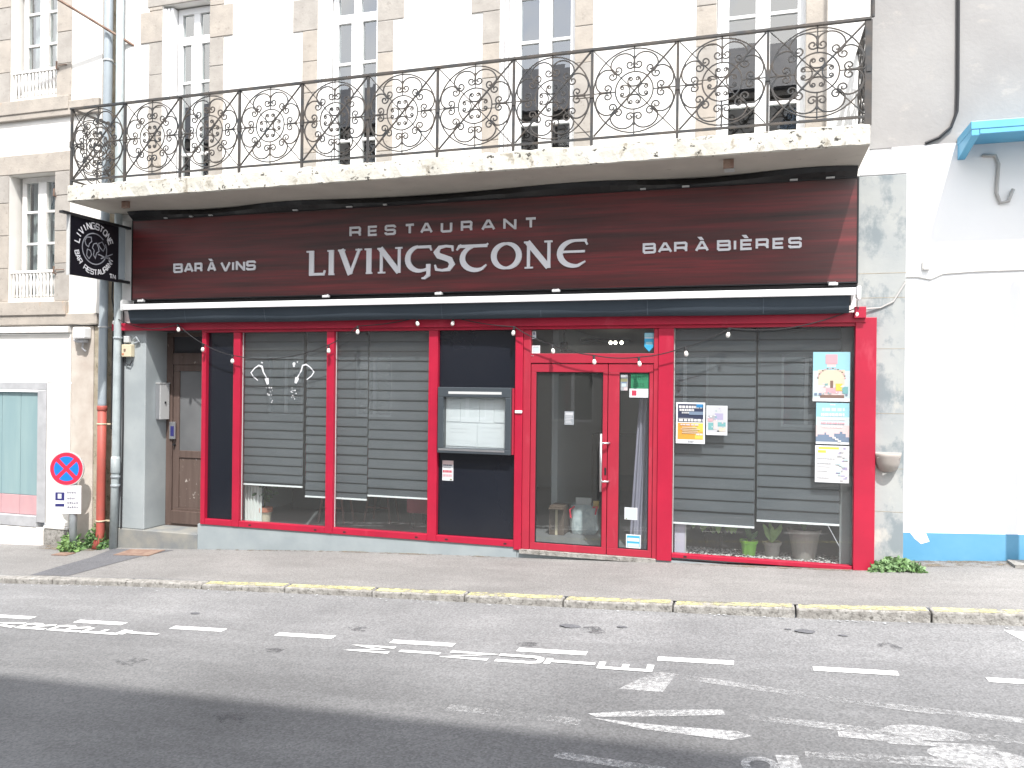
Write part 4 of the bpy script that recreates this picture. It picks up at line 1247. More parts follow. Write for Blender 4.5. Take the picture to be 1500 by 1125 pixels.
# masonry joint between the two houses, then the pipes
jt = bx("joint_strip", 'old_stone', H, -8.655, -8.425, 0.14, 0.3, -0.6, 9.5)
def pipe(name, label, mat, path, r, clamps, parts=()):
    T = thing(name, (path[-1][0], path[-1][1], path[-1][2]), label, "drainpipe")
    MB().tube(path, r, 14).obj("pipe_run", mat, T, smooth=True)
    for (x, y, z, mt) in clamps:
        MB().lathe([(r + .010, -.012), (r + .012, -.006), (r + .012, .006), (r + .010, .012)], (x, y, z), 14).obj("pipe_clamp", mt, T)
        bx("clamp_arm", mt, T, x - .008, x + .008, y + r, .15, z - .01, z + .01)
    return T
p1 = pipe("drainpipe", "grey downpipe with a red cast iron foot in the joint between the two houses", 'pipe_grey',
          [(-8.50, -.06, 9.5), (-8.50, -.06, 6.0), (-8.53, -.06, 3.5), (-8.54, -.06, 1.55), (-8.54, -.06, 1.48)], .056,
          [(-8.50, -.06, 6.25, 'light_grey'), (-8.535, -.06, 2.60, 'light_grey')])
MB().tube([(-8.54, -.06, 1.50), (-8.543, -.06, 0.6), (-8.545, -.06, -.20), (-8.55, -.08, -.32), (-8.57, -.12, -.44)], .057, 14).obj("iron_foot", 'pipe_red', p1, smooth=True)
MB().lathe([(.06, 0), (.066, .01), (.066, .06), (.06, .07)], (-8.54, -.06, 1.45), 14).obj("socket_collar", 'pipe_red', p1, smooth=True)
for z in (1.27, -.06):
    MB().lathe([(.062, -.01), (.066, 0), (.062, .01)], (-8.543, -.06, z), 14).obj("pipe_clamp", 'cream', p1)
    bx("clamp_arm", 'cream', p1, -8.62, -8.36, -.02, -.005, z - .01, z + .01)
p2 = pipe("drainpipe", "pale zinc downpipe against the grey pilaster beside the brown door recess", 'zinc',
          [(-8.30, -.075, 9.5), (-8.285, -.075, 4.4), (-8.275, -.075, 2.7), (-8.29, -.075, 0.66), (-8.32, -.075, -.43)], .050,
          [(-8.29, -.075, 0.56, 'galv'), (-8.29, -.075, 0.44, 'galv'), (-8.27, -.075, 2.45, 'galv')])
MB().lathe([(.052, 0), (.06, .02), (.06, .20), (.05, .24)], (-8.29, -.075, 0.60), 14).obj("pipe_sleeve", 'zinc', p2, smooth=True)
for (pts, lab) in (([(-8.235, -.02, 2.9), (-8.225, -.02, 1.2), (-8.24, -.02, -.15)], "thin black cable running down the grey pilaster beside the zinc pipe"),
                   ([(-8.40, -.03, 3.6), (-8.43, -.02, 3.0), (-8.37, -.03, 2.75), (-8.40, -.03, 2.45), (-8.42, -.02, 1.2)], "black cables looping between the two drainpipes left of the awning")):
    tag(MB().tube(pts, .010, 6).obj("wall_cable", 'rubber', None), lab, "cable")
rod = MB().tube([(-8.118, 0.02, 6.434), (-8.118 - .60, -.28, 6.434 + .38), (-8.118 - 1.4, -.66, 6.434 + .88)], .020, 6).obj("stay_rod", 'rust', None)
tag(rod, "rusty iron stay rod rising from the wall over the drainpipe, top left", "rod")
# meter boxes on the left pilaster
T = thing("meter_box", (-8.13, -.05, 2.15), "small cream electrical box on the grey pilaster beside the zinc pipe", "electrical box")
bx("box_body", 'cream', T, -8.215, -8.055, -.075, -.001, 2.19, 2.36, bevel=0.01)
bx("box_switch", 'rust', T, -8.17, -8.14, -.082, -.076, 2.27, 2.30)
bx("box_label", flat("orange_label", (.45, .16, .08)), T, -8.20, -8.17, -.079, -.076, 2.215, 2.24)
MB().tube([(-8.19, -.03, 2.19), (-8.18, -.03, 2.10), (-8.11, -.03, 2.08), (-8.07, -.03, 2.14)], .008, 5).obj("cable", 'rubber', T)
T = thing("socket_box", (-8.13, -.05, 2.39), "tiny grey box above the cream electrical box under the red beam", "electrical box")
bx("box_body", 'light_grey', T, -8.20, -8.115, -.055, -.001, 2.385, 2.475, bevel=0.008)
MB().tube([(-8.06, -.03, 2.42), (-7.99, -.05, 2.46), (-7.96, -.03, 2.40), (-8.03, -.03, 2.38)], .012, 6).obj("cable_clip", 'galv', T)

# ------------------------------------------------------------------ right building
WB = thing("white_building", (2.5, 0.45, 0.05), "plain building at the right edge, grey cement above white wall with blue skirting", "building")
YW = 0.45
MB().box(1.13, 5.0, YW, YW + .4, 4.455, 9.5).obj("upper_wall", 'cement', WB)
MB().hexa([(1.4, YW - .012, -.3), (5.0, YW - .012, -.3), (5.0, YW + .4, -.3), (1.4, YW + .4, -.3), (1.4, YW - .012, 4.452), (5.0, YW - .012, 4.452), (5.0, YW + .4, 4.452), (1.4, YW + .4, 4.452)]).obj("lower_wall", 'plaster_right', WB)
bx("lower_wall", 'plaster_right', WB, 1.10, 1.4, YW + .02, YW + .4, 3.9, 4.452)
m = MB()
m.hexa([(1.47, YW - .022, .02), (5.0, YW - .022, .02), (5.0, YW - .012, .02), (1.47, YW - .012, .02), (1.47, YW - .022, .345), (5.0, YW - .022, .50), (5.0, YW - .012, .50), (1.47, YW - .012, .345)])
m.obj("skirting_band", 'blue_base', WB)
MB().poly([(1.60, YW - .0235, .37), (1.76, YW - .0235, .37), (1.80, YW - .0235, .27), (1.72, YW - .0235, .24), (1.66, YW - .0235, .29)]).obj("flaked_patch", 'plaster_right', WB)
bx("return_wall", 'cement', WB, 1.13, 1.2, YW + .4, 5, 0, 9.5)
cp = thing("blue_canopy", (3.4, 0.0, 4.3), "blue painted metal canopy on brackets over the white wall, top right", "canopy")
m = MB().prism_xz([(2.02, 4.42), (5.0, 4.42), (5.0, 4.50), (2.02, 4.50)], -0.12, YW - .013)
m.obj("canopy_top", 'blue_metal', cp, bevel=0.006)
m = MB()
yb0, yf0 = YW - .013, -0.115
m.add([(2.025, yb0, 4.27), (2.025, yb0, 4.418), (2.025, yf0, 4.418), (2.025, yf0, 4.36), (2.095, yb0, 4.27), (2.095, yb0, 4.418), (2.095, yf0, 4.418), (2.095, yf0, 4.36)],
      [(0, 1, 2, 3), (7, 6, 5, 4), (0, 3, 7, 4), (3, 2, 6, 7), (2, 1, 5, 6), (1, 0, 4, 5)])
m.obj("canopy_bracket", 'blue_metal', cp, bevel=0.004)
bx("canopy_lip", 'blue_metal', cp, 2.10, 5.0, -0.115, -0.09, 4.375, 4.418)
tag(MB().tube([(2.0, YW - .02, 9), (2.02, YW - .02, 5.0), (2.015, YW - .02, 4.78), (1.96, YW - .02, 4.62), (1.85, YW - .02, 4.52), (1.72, YW - .02, 4.47)], .017, 6).obj("wall_cable", 'rubber', None),
    "black cable falling down the grey cement wall and curving left above the canopy", "cable")
tag(MB().tube([(2.25, YW - .03, 4.30), (2.37, YW - .03, 4.29), (2.40, YW - .03, 4.20), (2.385, YW - .03, 3.90), (2.42, YW - .03, 3.80), (2.49, YW - .04, 3.81), (2.53, YW - .05, 3.93)], .018, 8).obj("hook_pipe", 'cable_grey', None, smooth=True),
    "small grey hooked pipe on the white wall under the blue canopy", "pipe")
pts = [(1.10, -.03, 2.69), (1.24, -.01, 2.70), (1.36, -.01, 2.76), (1.475, -.01, 2.96), (1.50, .3, 3.02), (1.53, YW - .02, 3.06), (1.66, YW - .02, 3.06), (1.78, YW - .02, 3.03), (1.90, YW - .02, 3.085), (2.2, YW - .02, 3.10), (3.2, YW - .02, 3.11), (5, YW - .02, 3.13)]
tag(MB().tube(pts, .0085, 5).obj("wall_cable", 'cable_grey', None), "thin grey cable sagging from the awning end across the white wall", "cable")
m = MB().box(1.70, 1.712, YW - .03, YW - .014, 3.13, 3.22).box(1.712, 1.77, YW - .05, YW - .014, 3.13, 3.15)
tag(m.obj("cable_bracket", 'cable_grey', None), "tiny grey angle bracket just above the cable on the white wall", "bracket")
pl = thing("wall_planter", (1.32, -.10, 1.03), "half round taupe wall planter on the pilaster right of the red pillar", "planter")
m = MB(); prof = [(.04, 0), (.085, .02), (.115, .09), (.125, .16), (.13, .185), (.118, .19), (.10, .12)]
n = 14; vs = []; fs = []
for r, z in prof:
    for k in range(n):
        a = pi + pi * k / (n - 1)
        vs.append((1.322 + r * cos(a), -.002 + r * 1.1 * sin(a), 1.03 + z))
for i in range(len(prof) - 1):
    for k in range(n - 1):
        fs.append((i * n + k, i * n + k + 1, (i + 1) * n + k + 1, (i + 1) * n + k))
m.add(vs, fs); m.obj("bowl", 'sconce', pl, smooth=True)
bx("rim", 'cable_grey', pl, 1.192, 1.452, -.012, -.002, 1.208, 1.228)
bx("soil", 'pot_taupe', pl, 1.215, 1.43, -.09, -.003, 1.17, 1.18)

LP = thing("street_pole", (2.82, -.15, 0.05), "grey metal pole on the pavement beyond the right edge, seen by its shadow", "pole")
MB().tube([(2.82, -.15, -.1), (2.82, -.15, 3.93)], .055, 12).obj("shaft", 'galv', LP, smooth=True)
MB().lathe([(.056, 0), (.05, .03), (.02, .06)], (2.82, -.15, 3.93), 12).obj("cap", 'galv', LP)

# ------------------------------------------------------------------ no stopping sign
NS = thing("no_stopping_sign", (-8.86, -.24, -.5), "round red and blue no stopping sign with white plate on a short galvanised post", "traffic sign")
px_, py_ = -8.835, -.235
MB().tube([(px_, py_, -.60), (px_, py_, .83)], .048, 14).obj("post", 'galv', NS, smooth=True)
ND = Vector((0.30, -0.954, 0)).normalized()
NR = Vector((-ND.y, ND.x, 0))        # right, seen from the front: (0.954,0.30,0)
cc = Vector((px_ - .05, py_ - .075, .665))
def disc(m, c, r0, r1, off, a0=0, a1=360, n=36, base=None):
    for k in range(n):
        a = radians(a0 + (a1 - a0) * k / n); b = radians(a0 + (a1 - a0) * (k + 1) / n)
        f = lambda r, t: c + ND * off + NR * (r * cos(t)) + Vector((0, 0, r * sin(t)))
        if r0 > 0:
            m.poly([f(r0, a), f(r1, a), f(r1, b), f(r0, b)])
        else:
            m.poly([f(0, a), f(r1, a), f(r1, b)])
m = MB(); disc(m, cc, 0, .232, 0.0)
for k in range(36):
    a = radians(10 * k); b = radians(10 * k + 10)
    f = lambda o, t: cc + ND * o + NR * (.232 * cos(t)) + Vector((0, 0, .232 * sin(t)))
    m.poly([f(0, a), f(-.025, a), f(-.025, b), f(0, b)])
    m.poly([cc - ND * .025, f(-.025, b), f(-.025, a)])
m.obj("disc", 'light_grey', NS)
m = MB(); disc(m, cc, 0, .220, .0015); m.obj("red_ring", 'sign_red', NS)
for k in range(4):
    m = MB()
    a_mid = 90 * k
    # blue sector between the two red diagonals
    arcp = [(.168 * cos(radians(t)), .168 * sin(radians(t))) for t in frange(a_mid - 35, a_mid + 35, 12)]
    tip = (.036 * cos(radians(a_mid)), .036 * sin(radians(a_mid)))
    m.poly([cc + ND * .003 + NR * tip[0] + Vector((0, 0, tip[1]))] + [cc + ND * .003 + NR * x + Vector((0, 0, z)) for x, z in arcp])
    m.obj("blue_sector", 'sign_blue', NS)
pc = Vector((px_ - .045, py_ - .07, .245))
def plate_quad(m, x0, x1, z0, z1, off):
    m.poly([pc + ND * off + NR * x + Vector((0, 0, z)) for x, z in ((x0, z0), (x1, z0), (x1, z1), (x0, z1))])
m = MB()
q = [pc + ND * o + NR * x + Vector((0, 0, z)) for x, z in ((-.19, -.19), (.19, -.19), (.19, .19), (-.19, .19)) for o in (0,)]
q2 = [p - ND * .02 for p in q]
m.add(q + q2, [(0, 1, 2, 3), (7, 6, 5, 4), (0, 4, 5, 1), (1, 5, 6, 2), (2, 6, 7, 3), (3, 7, 4, 0)])
m.obj("plate", 'pvc', NS)
m = MB()
plate_quad(m, -.155, -.03, -.01, .10, .0015); plate_quad(m, -.155, -.03, -.095, -.055, .0015)
m.obj("plate_symbol", 'navy', NS)
m = MB(); plate_quad(m, -.12, -.07, .015, .08, .003); plate_quad(m, -.155, -.145, -.055, -.01, .0015); plate_quad(m, -.04, -.03, -.055, -.01, .0015)
m.obj("plate_symbol", 'paper', NS)
m = MB()
for (z, w) in ((.10, .12), (.02, .10), (-.04, .14), (-.10, .14)):
    x = 0.0
    while x < w:
        d = random.uniform(.012, .022)
        plate_quad(m, x, x + d, z - .018, z + .012 * random.uniform(.4, 1.3), .0015); x += d + .006
m.obj("plate_lines", flat("grey_print", (.16, .16, .20)), NS)

# ------------------------------------------------------------------ menu case, posters, stickers
MC = thing("menu_case", (-3.12, -.06, 1.05), "dark grey framed display case of white menu sheets on the black panel", "menu case")
m = MB(); frame_mb(m, -3.575, -2.665, 1.055, 1.835, -.085, .026, .070, .115, .06); m.obj("case_frame", flat("graphite_frame", (.045, .055, .065), .4), MC, bevel=0.006)
bx("back_board", 'paper2', MC, -3.505, -2.735, .010, .025, 1.115, 1.72)
first = True
for (a, b, z0, z1) in ((-3.50, -3.32, 1.425, 1.70), (-3.315, -3.08, 1.42, 1.705), (-3.075, -2.90, 1.415, 1.69), (-2.895, -2.74, 1.425, 1.70), (-3.50, -3.11, 1.135, 1.412), (-3.10, -2.74, 1.13, 1.41)):
    t = random.uniform(-.004, .004)
    MB().hexa([(a, .003, z0 + t), (b, .003, z0 - t), (b, .0095, z0 - t), (a, .0095, z0 + t), (a, .004, z1 + t), (b, .004, z1 - t), (b, .0095, z1 - t), (a, .0095, z1 + t)]).obj("menu_sheet", 'paper', MC)
m = MB()
for (a, z, w) in ((-3.48, 1.60, .14), (-3.48, 1.57, .12), (-3.30, 1.66, .19), (-3.27, 1.60, .12), (-3.05, 1.62, .12), (-3.05, 1.58, .13), (-2.88, 1.62, .11), (-2.88, 1.56, .12), (-3.45, 1.34, .25), (-3.45, 1.30, .20), (-3.45, 1.2, .26), (-3.05, 1.36, .25), (-3.05, 1.31, .2), (-3.05, 1.24, .24), (-3.05, 1.18, .2)):
    m.poly([(a, .0022, z), (a + w, .0022, z), (a + w, .0022, z + .006), (a, .0022, z + .006)])
m.obj("menu_print", flat("faint_print", (.52, .54, .57)), MC)
bx("header_strip", 'light_grey', MC, -3.44, -2.78, -.0875, -.0855, 1.755, 1.785)
bx("case_pane", 'glass', MC, -3.504, -2.736, -.06, -.056, 1.116, 1.719)
bx("foot_strip", 'steel', MC, -3.56, -2.74, -.088, -.0855, 1.085, 1.108)
bx("hinge_strip", 'red_door', MC, -2.662, -2.640, -.05, .02, 1.06, 1.83)

def placard(name, label, cat, x0, x1, z0, z1, prints, y=0.026, base='paper', tilt=0.0):
    T = thing(name, ((x0 + x1) / 2, y, z0), label, cat)
    th = .0022
    MB().hexa([(x0, y - th, z0), (x1, y - th, z0), (x1, y, z0), (x0, y, z0), (x0 + tilt, y - th, z1), (x1 + tilt, y - th, z1), (x1 + tilt, y, z1), (x0 + tilt, y, z1)]).obj("sheet", base, T)
    by = {}
    for (u0, u1, v0, v1, colr) in prints:
        by.setdefault(colr, []).append((u0, u1, v0, v1))
    k = 0
    for colr, L in by.items():
        m = MB()
        for (u0, u1, v0, v1) in L:
            k += 1
            X = lambda u, v: x0 + (x1 - x0) * u + tilt * v
            Zf = lambda v: z0 + (z1 - z0) * v
            yy = y - th - .0004 - .00012 * k
            m.poly([(X(u0, v0), yy, Zf(v0)), (X(u1, v0), yy, Zf(v0)), (X(u1, v1), yy, Zf(v1)), (X(u0, v1), yy, Zf(v1))])
        m.obj("print", flat("print_" + colr, tuple(v * .66 for v in PC[colr])), T)
    return T
PC = {'navy': (.03, .04, .09), 'orange': (.80, .38, .05), 'yellow': (.80, .62, .10), 'sky': (.35, .66, .76), 'pale': (.62, .76, .80), 'pink': (.75, .42, .47), 'rose': (.78, .62, .62),
      'brown': (.24, .15, .12), 'grey': (.42, .43, .46), 'lgrey': (.62, .63, .66), 'teal': (.20, .45, .46), 'blue': (.03, .25, .55), 'cyan': (.05, .45, .75), 'white': (.80, .80, .80), 'peach': (.80, .62, .42),
      'slate': (.20, .27, .38), 'lilac': (.45, .42, .60), 'green': (.03, .25, .12), 'dgreen': (.012, .10, .05), 'red': (.60, .05, .10), 'cream': (.70, .64, .50), 'olive': (.30, .30, .16), 'black': (.02, .02, .025)}
def lines(u0, u1, v0, v1, n, colr, jit=.25):
    out = []
    for i in range(n):
        v = v0 + (v1 - v0) * (i + .2) / n
        out.append((u0 + random.uniform(0, jit * .3), u1 - random.uniform(0, jit), v, v + (v1 - v0) / n * .5, colr))
    return out
def words(u0, u1, v0, v1, colr, n=6):
    out = []; u = u0
    while u < u1 - .02:
        w = random.uniform(.4, 1.2) * (u1 - u0) / n
        out.append((u, min(u + w * .8, u1), v0, v1, colr)); u += w
    return out
pr_ = [(.06, .94, .52, .96, 'navy'), (.06, .94, .10, .50, 'orange'), (.55, .94, .30, .50, 'yellow'), (.66, .94, .12, .24, 'yellow')]
pr_ += words(.10, .9, .86, .92, 'white') + words(.12, .62, .79, .84, 'white') + words(.2, .5, .73, .77, 'lgrey', 4) + [(.70, .92, .88, .96, 'blue'), (.45, .94, .70, .78, 'slate'), (.08, .6, .60, .62, 'grey')]
pr_ += words(.10, .92, .54, .60, 'white', 5) + words(.16, .80, .44, .48, 'rose', 4) + lines(.16, .86, .24, .42, 4, 'peach') + words(.7, .95, .21, .25, 'white', 3) + words(.42, .62, .04, .075, 'grey', 3)
placard("event_poster", "white and orange poster with dark lettering at the left edge of the right window", "poster", -.80, -.49, 1.25, 1.70, pr_)
pr_ = [(.04, .96, .10, .97, 'lgrey'), (.1, .55, .48, .66, 'grey'), (.40, .80, .52, .74, 'lilac'), (.1, .35, .18, .42, 'teal'), (.55, .92, .30, .44, 'teal'), (.08, .3, .46, .56, 'pink'), (.6, .9, .13, .26, 'cream'), (.52, .62, .12, .16, 'black'), (.35, .5, .2, .5, 'rose')]
for _ in range(26):
    u, v = random.uniform(.06, .85), random.uniform(.14, .9)
    pr_.append((u, u + random.uniform(.03, .1), v, v + random.uniform(.02, .06), random.choice(['white', 'lgrey', 'grey', 'teal', 'lilac', 'white', 'rose'])))
placard("flyer", "small crowded grey and teal flyer beside the white and orange poster", "poster", -.477, -.255, 1.35, 1.67, pr_, base='paper2')
pr_ = [(0, 1, .07, 1, 'sky'), (0, 1, .07, .62, 'pale'), (.14, .86, .32, .64, 'cream'), (.16, .84, .10, .30, 'rose'), (.2, .85, .07, .13, 'brown'), (.34, .66, .76, .95, 'pink'), (.38, .62, .70, .76, 'rose'), (.36, .7, .17, .27, 'pink'), (.62, .8, .22, .36, 'yellow'), (.47, .55, .22, .42, 'brown'), (.8, .95, .16, .3, 'teal')]
for k in range(16):
    a = pi * (k + .5) / 16
    pr_.append((.5 + .37 * cos(a) - .02, .5 + .37 * cos(a) + .025, .44 + .22 * sin(a), .462 + .22 * sin(a), 'brown' if k % 2 else 'pink'))
for _ in range(22):
    u, v = random.uniform(.15, .82), random.uniform(.12, .34)
    pr_.append((u, u + random.uniform(.02, .07), v, v + random.uniform(.01, .04), random.choice(['brown', 'pink', 'white', 'rose', 'grey', 'teal'])))
pr_ += [(.04, .12, .12, .17, 'slate'), (.16, .24, .12, .17, 'slate'), (.88, .94, .12, .16, 'slate')]
placard("fair_poster", "tall turquoise and pink illustrated poster, topmost of the column by the red pillar", "poster", .605, .965, 1.735, 2.25, pr_)
pr_ = [(0, 1, .06, 1, 'sky'), (0, 1, .30, .66, 'pale'), (0, 1, .18, .46, 'rose'), (.0, 1, .06, .18, 'slate'), (.05, .4, .18, .23, 'slate'), (.55, .9, .18, .26, 'slate'), (.72, .8, .26, .31, 'slate'), (.26, .31, .22, .28, 'slate')]
pr_ += words(.42, .58, .94, .97, 'white', 3) + words(.18, .86, .80, .88, 'pale', 4) + words(.15, .88, .68, .75, 'white', 6) + words(.15, .88, .58, .63, 'white', 7) + words(.15, .88, .49, .53, 'pink', 7) + words(.2, .8, .40, .44, 'white', 5) + [(.5, .6, .14, .18, 'white'), (.58, .68, .10, .14, 'white'), (.66, .76, .06, .10, 'white')]
placard("landscape_poster", "pale blue and pink poster with a dark skyline in the middle of the poster column", "poster", .64, .962, 1.29, 1.72, pr_, y=.0258)
pr_ = [(.02, .98, .02, .98, 'white'), (.1, .70, .90, .96, 'yellow'), (.08, .32, .80, .87, 'yellow'), (.82, .9, .90, .96, 'lilac')]
pr_ += words(.06, .58, .63, .655, 'grey', 6) + words(.06, .48, .50, .525, 'grey', 5) + words(.06, .44, .42, .44, 'lgrey', 5) + words(.06, .4, .30, .33, 'lgrey', 5) + words(.06, .42, .12, .15, 'lgrey', 5)
for k in range(22):
    v = .06 + .8 * k / 22
    u = .80 + .12 * sin(k * .9)
    pr_.append((u - random.uniform(.02, .1), u + random.uniform(.02, .08), v, v + .04, random.choice(['lilac', 'lgrey', 'pale', 'lilac', 'peach' if k > 14 else 'lgrey'])))
placard("notice_poster", "white poster with yellow heading and lilac flower sprig, bottom of the poster column", "poster", .635, .965, .89, 1.275, pr_, y=.0256)

YL = 0.0195     # stickers on the door leaf glass
placard("window_sticker", "small grey notice with dark icon in the upper left corner of the transom pane", "sticker", -2.452, -2.405, 2.405, 2.495, [(.3, .7, .5, .85, 'slate'), (.1, .9, .1, .4, 'pale')], y=.0285, base='paper2')
placard("window_sticker", "pale sticker at the lower left corner of the transom pane above the doors", "sticker", -2.452, -2.355, 2.238, 2.33, [(.1, .9, .15, .8, 'pale'), (.15, .8, .75, .85, 'grey')], y=.0285)
placard("shield_sticker", "bright blue shield shaped sticker in the right corner of the transom pane", "sticker", -1.155, -1.052, 2.31, 2.465, [(0, 1, 0, 1, 'cyan'), (.02, .98, .70, .98, 'sky'), (0, 1, .60, .68, 'white'), (.15, .85, .15, .35, 'sky')], y=.0285, base='paper')
mm = MB().prism_xz([(-1.152, 2.309), (-1.104, 2.255), (-1.055, 2.309)], .0262, .0284); o_ = mm.obj("shield_tip", flat("print_cyan", PC['cyan']), bpy.data.objects["shield_sticker"])
gs = placard("delivery_sticker", "green sticker with dark delivery lettering at the top of the narrow door pane", "sticker", -1.30, -1.10, 1.845, 2.012, [(0, 1, 0, 1, 'green')], y=.0215)
def bfont(txt, x, z, size, y, mat, parent):
    cu = bpy.data.curves.new("print_text", 'FONT'); cu.body = txt; cu.size = size
    to = bpy.data.objects.new("print_text", cu); COL.objects.link(to)
    dg = bpy.context.evaluated_depsgraph_get()
    me = bpy.data.meshes.new_from_object(to.evaluated_get(dg))
    bpy.data.objects.remove(to)
    o = bpy.data.objects.new("print_text", me); COL.objects.link(o)
    me.materials.clear(); me.materials.append(mat)
    o.parent = parent; org = Vector((x, y, z)); o.location = org - ORG[parent.name]; o.rotation_euler = (pi / 2, 0, 0)
    ORG[o.name] = org
    return o
bfont("Uber", -1.285, 1.94, .085, .0180, flat("print_dgreen", PC['dgreen']), gs)
bfont("Eats", -1.285, 1.865, .085, .0180, flat("print_dgreen", PC['dgreen']), gs)
placard("card_sticker", "white sticker with a red square below the green sticker on the narrow door pane", "sticker", -1.315, -1.097, 1.745, 1.843, [(.12, .36, .2, .8, 'red'), (.45, .9, .5, .6, 'lgrey'), (.45, .85, .25, .35, 'lgrey')], y=.0213)
placard("payment_stickers", "patchwork of tiny card stickers in the top left of the narrow door pane", "sticker", -1.418, -1.335, 1.82, 2.0, [(.0, .95, .55, .75, 'olive'), (.05, .7, .78, .95, 'lgrey'), (.2, .75, .25, .5, 'pale'), (.5, .95, .02, .2, 'rose'), (.1, .9, .45, .55, 'slate')], y=.0213, base=flat("print_grey", PC['grey']))
placard("square_sticker", "pale greenish square sticker low on the narrow door pane", "sticker", -1.355, -1.212, .38, .515, [(.05, .95, .05, .95, 'pale'), (.1, .2, .02, .12, 'olive')], y=.0213)
placard("blue_sticker", "white and light blue sticker at the foot of the narrow door pane", "sticker", -1.335, -1.172, .065, .215, [(.06, .94, .08, .92, 'cyan'), (.1, .9, .5, .75, 'white'), (.1, .9, .1, .35, 'pale')], y=.0213)
placard("hours_notice", "faint grey notice of opening hours on the wide door pane", "sticker", -2.055, -1.945, 1.42, 1.575, [(.1, .9, .70, .92, 'lgrey')] + lines(.1, .9, .1, .65, 5, 'lgrey'), y=.0213, base=flat("print_slate2", (.22, .24, .26)))
placard("safety_notice", "small white and red notice on the black panel below the menu case", "notice", -3.55, -3.41, .715, .955,
        [(0, 1, .80, 1, 'rose')] + words(.08, .9, .74, .80, 'navy', 5) + words(.1, .8, .62, .68, 'grey', 5) + words(.06, .92, .40, .52, 'red', 5) + words(.06, .92, .20, .32, 'pink', 5) + [(.7, .9, .04, .1, 'olive')], y=.0265)

# white painted pair of curling motifs on the first window
def decal(pts_list, dots, label):
    T = thing("window_decal", (pts_list[0][0][0][0], .027, pts_list[0][0][0][1]), label, "decal", "pair of white motifs on the first window")
    m = MB(); i = 0
    for pts, w in pts_list:
        L, Rr = strip_polys(pts, w)
        for q in range(len(L) - 1):
            m.poly([(L[q].x, .0285 - .0001 * i, L[q].y), (Rr[q].x, .0285 - .0001 * i, Rr[q].y), (Rr[q + 1].x, .0285 - .0001 * i, Rr[q + 1].y), (L[q + 1].x, .0285 - .0001 * i, L[q + 1].y)]); i += 1
    m.obj("curl", 'blade_white', T)
    m = MB()
    for (x, z, r) in dots:
        m.poly([(x + r * cos(a), .0282, z + r * sin(a)) for a in frange(0, 2 * pi, 9)[:-1]])
    m.obj("dots", 'blade_white', T)
def dots(cx, cz, n, s):
    return [(cx + random.gauss(0, s * .5), cz + random.gauss(0, s), random.uniform(.004, .009)) for _ in range(n)]
lp = [(-6.13, 1.89), (-6.20, 1.94), (-6.235, 1.99), (-6.18, 2.05), (-6.12, 2.085), (-6.07, 2.07), (-6.05, 2.0), (-6.01, 1.94), (-5.985, 1.89)]
rp_ = [(-11.545 - x, z + .015) for x, z in lp]
decal([(lp, [.012, .014, .014, .014, .018, .025, .018, .014, .03]), ([(-6.0, 1.92), (-5.98, 1.84)], [.06, .03])], dots(-5.95, 1.73, 16, .05) + dots(-6.07, 2.12, 4, .02), "white curled motif with dots on the first window, opening to the right")
decal([(rp_, [.012, .014, .014, .014, .018, .02, .018, .014, .03]), ([(-5.55, 1.93), (-5.575, 1.86)], [.06, .03])], dots(-5.60, 1.73, 14, .05) + [(-5.60, 2.105, .022), (-5.60, 2.08, .016), (-5.55, 2.13, .008)], "white curled motif with dots on the first window, opening to the left")

# ------------------------------------------------------------------ festoon lights
FL = thing("festoon_lights", (-3.6, -.09, 2.2), "string of small white bulbs looping along the red shopfront", "string lights")
HK = [(-8.31, 2.73), (-7.27, 2.62), (-6.87, 2.36), (-6.42, 2.21), (-5.03, 2.34), (-4.63, 2.57), (-3.85, 2.66), (-3.38, 2.66), (-2.63, 2.54), (-2.18, 2.33), (-1.7, 2.21), (-1.2, 2.19), (-0.7, 2.30), (-0.24, 2.50), (1.02, 2.70)]
path = []
for (a, b) in zip(HK, HK[1:]):
    n = 8
    for i in range(n):
        t = i / n
        sag = .10 * min(1.0, (b[0] - a[0])) * 4 * t * (1 - t) if abs(b[0] - a[0]) > .9 else .02 * 4 * t * (1 - t)
        path.append((a[0] + (b[0] - a[0]) * t, -.105, a[1] + (b[1] - a[1]) * t - sag))
path.append((HK[-1][0], -.105, HK[-1][1]))
MB().tube(path, .006, 5).obj("cable", 'rubber', FL)
bb = None
for (x, z) in HK:
    o3 = (x, -.105, z)
    if bb is None:
        sk = MB().lathe([(.011, -.045), (.014, -.04), (.014, 0.0), (.008, .004)], o3, 8).obj("socket", 'rubber', FL, org=o3)
        bb = MB().lathe([(.006, -.105), (.019, -.096), (.024, -.078), (.019, -.058), (.012, -.045)], o3, 10).obj("bulb", 'bulb', FL, org=o3, smooth=True)
    else:
        t = random.uniform(-.25, .25)
        share(sk, "socket", FL, o3, rot=(t * .6, t, 0)); share(bb, "bulb", FL, o3, rot=(t * .6, t, 0))
wl_ = thing("reflector_lamp", (-2.20, .6, 2.1), "small black ceiling spotlight inside behind the transom pane", "spotlight")
bx("lamp_head", 'black', wl_, -2.24, -2.17, .55, .65, 2.28, 2.40, bevel=.01)
MB().tube([(-2.205, .6, 2.40), (-2.205, .6, 2.66)], .01, 6).obj("stem", 'black', wl_)
pn = thing("bar_lamp", (-1.9, 2.6, 2.4), "cluster of three small lit bulbs on a bar inside behind the transom", "ceiling lamp")
bx("bar", 'black', pn, -2.42, -1.70, 2.58, 2.62, 2.52, 2.55)
for x in (-1.98, -1.91, -1.82):
    MB().lathe([(.005, 0), (.022, .012), (.026, .03), (.015, .05)], (x, 2.6, 2.47), 10).obj("bulb", 'lamp_lit', pn, smooth=True)

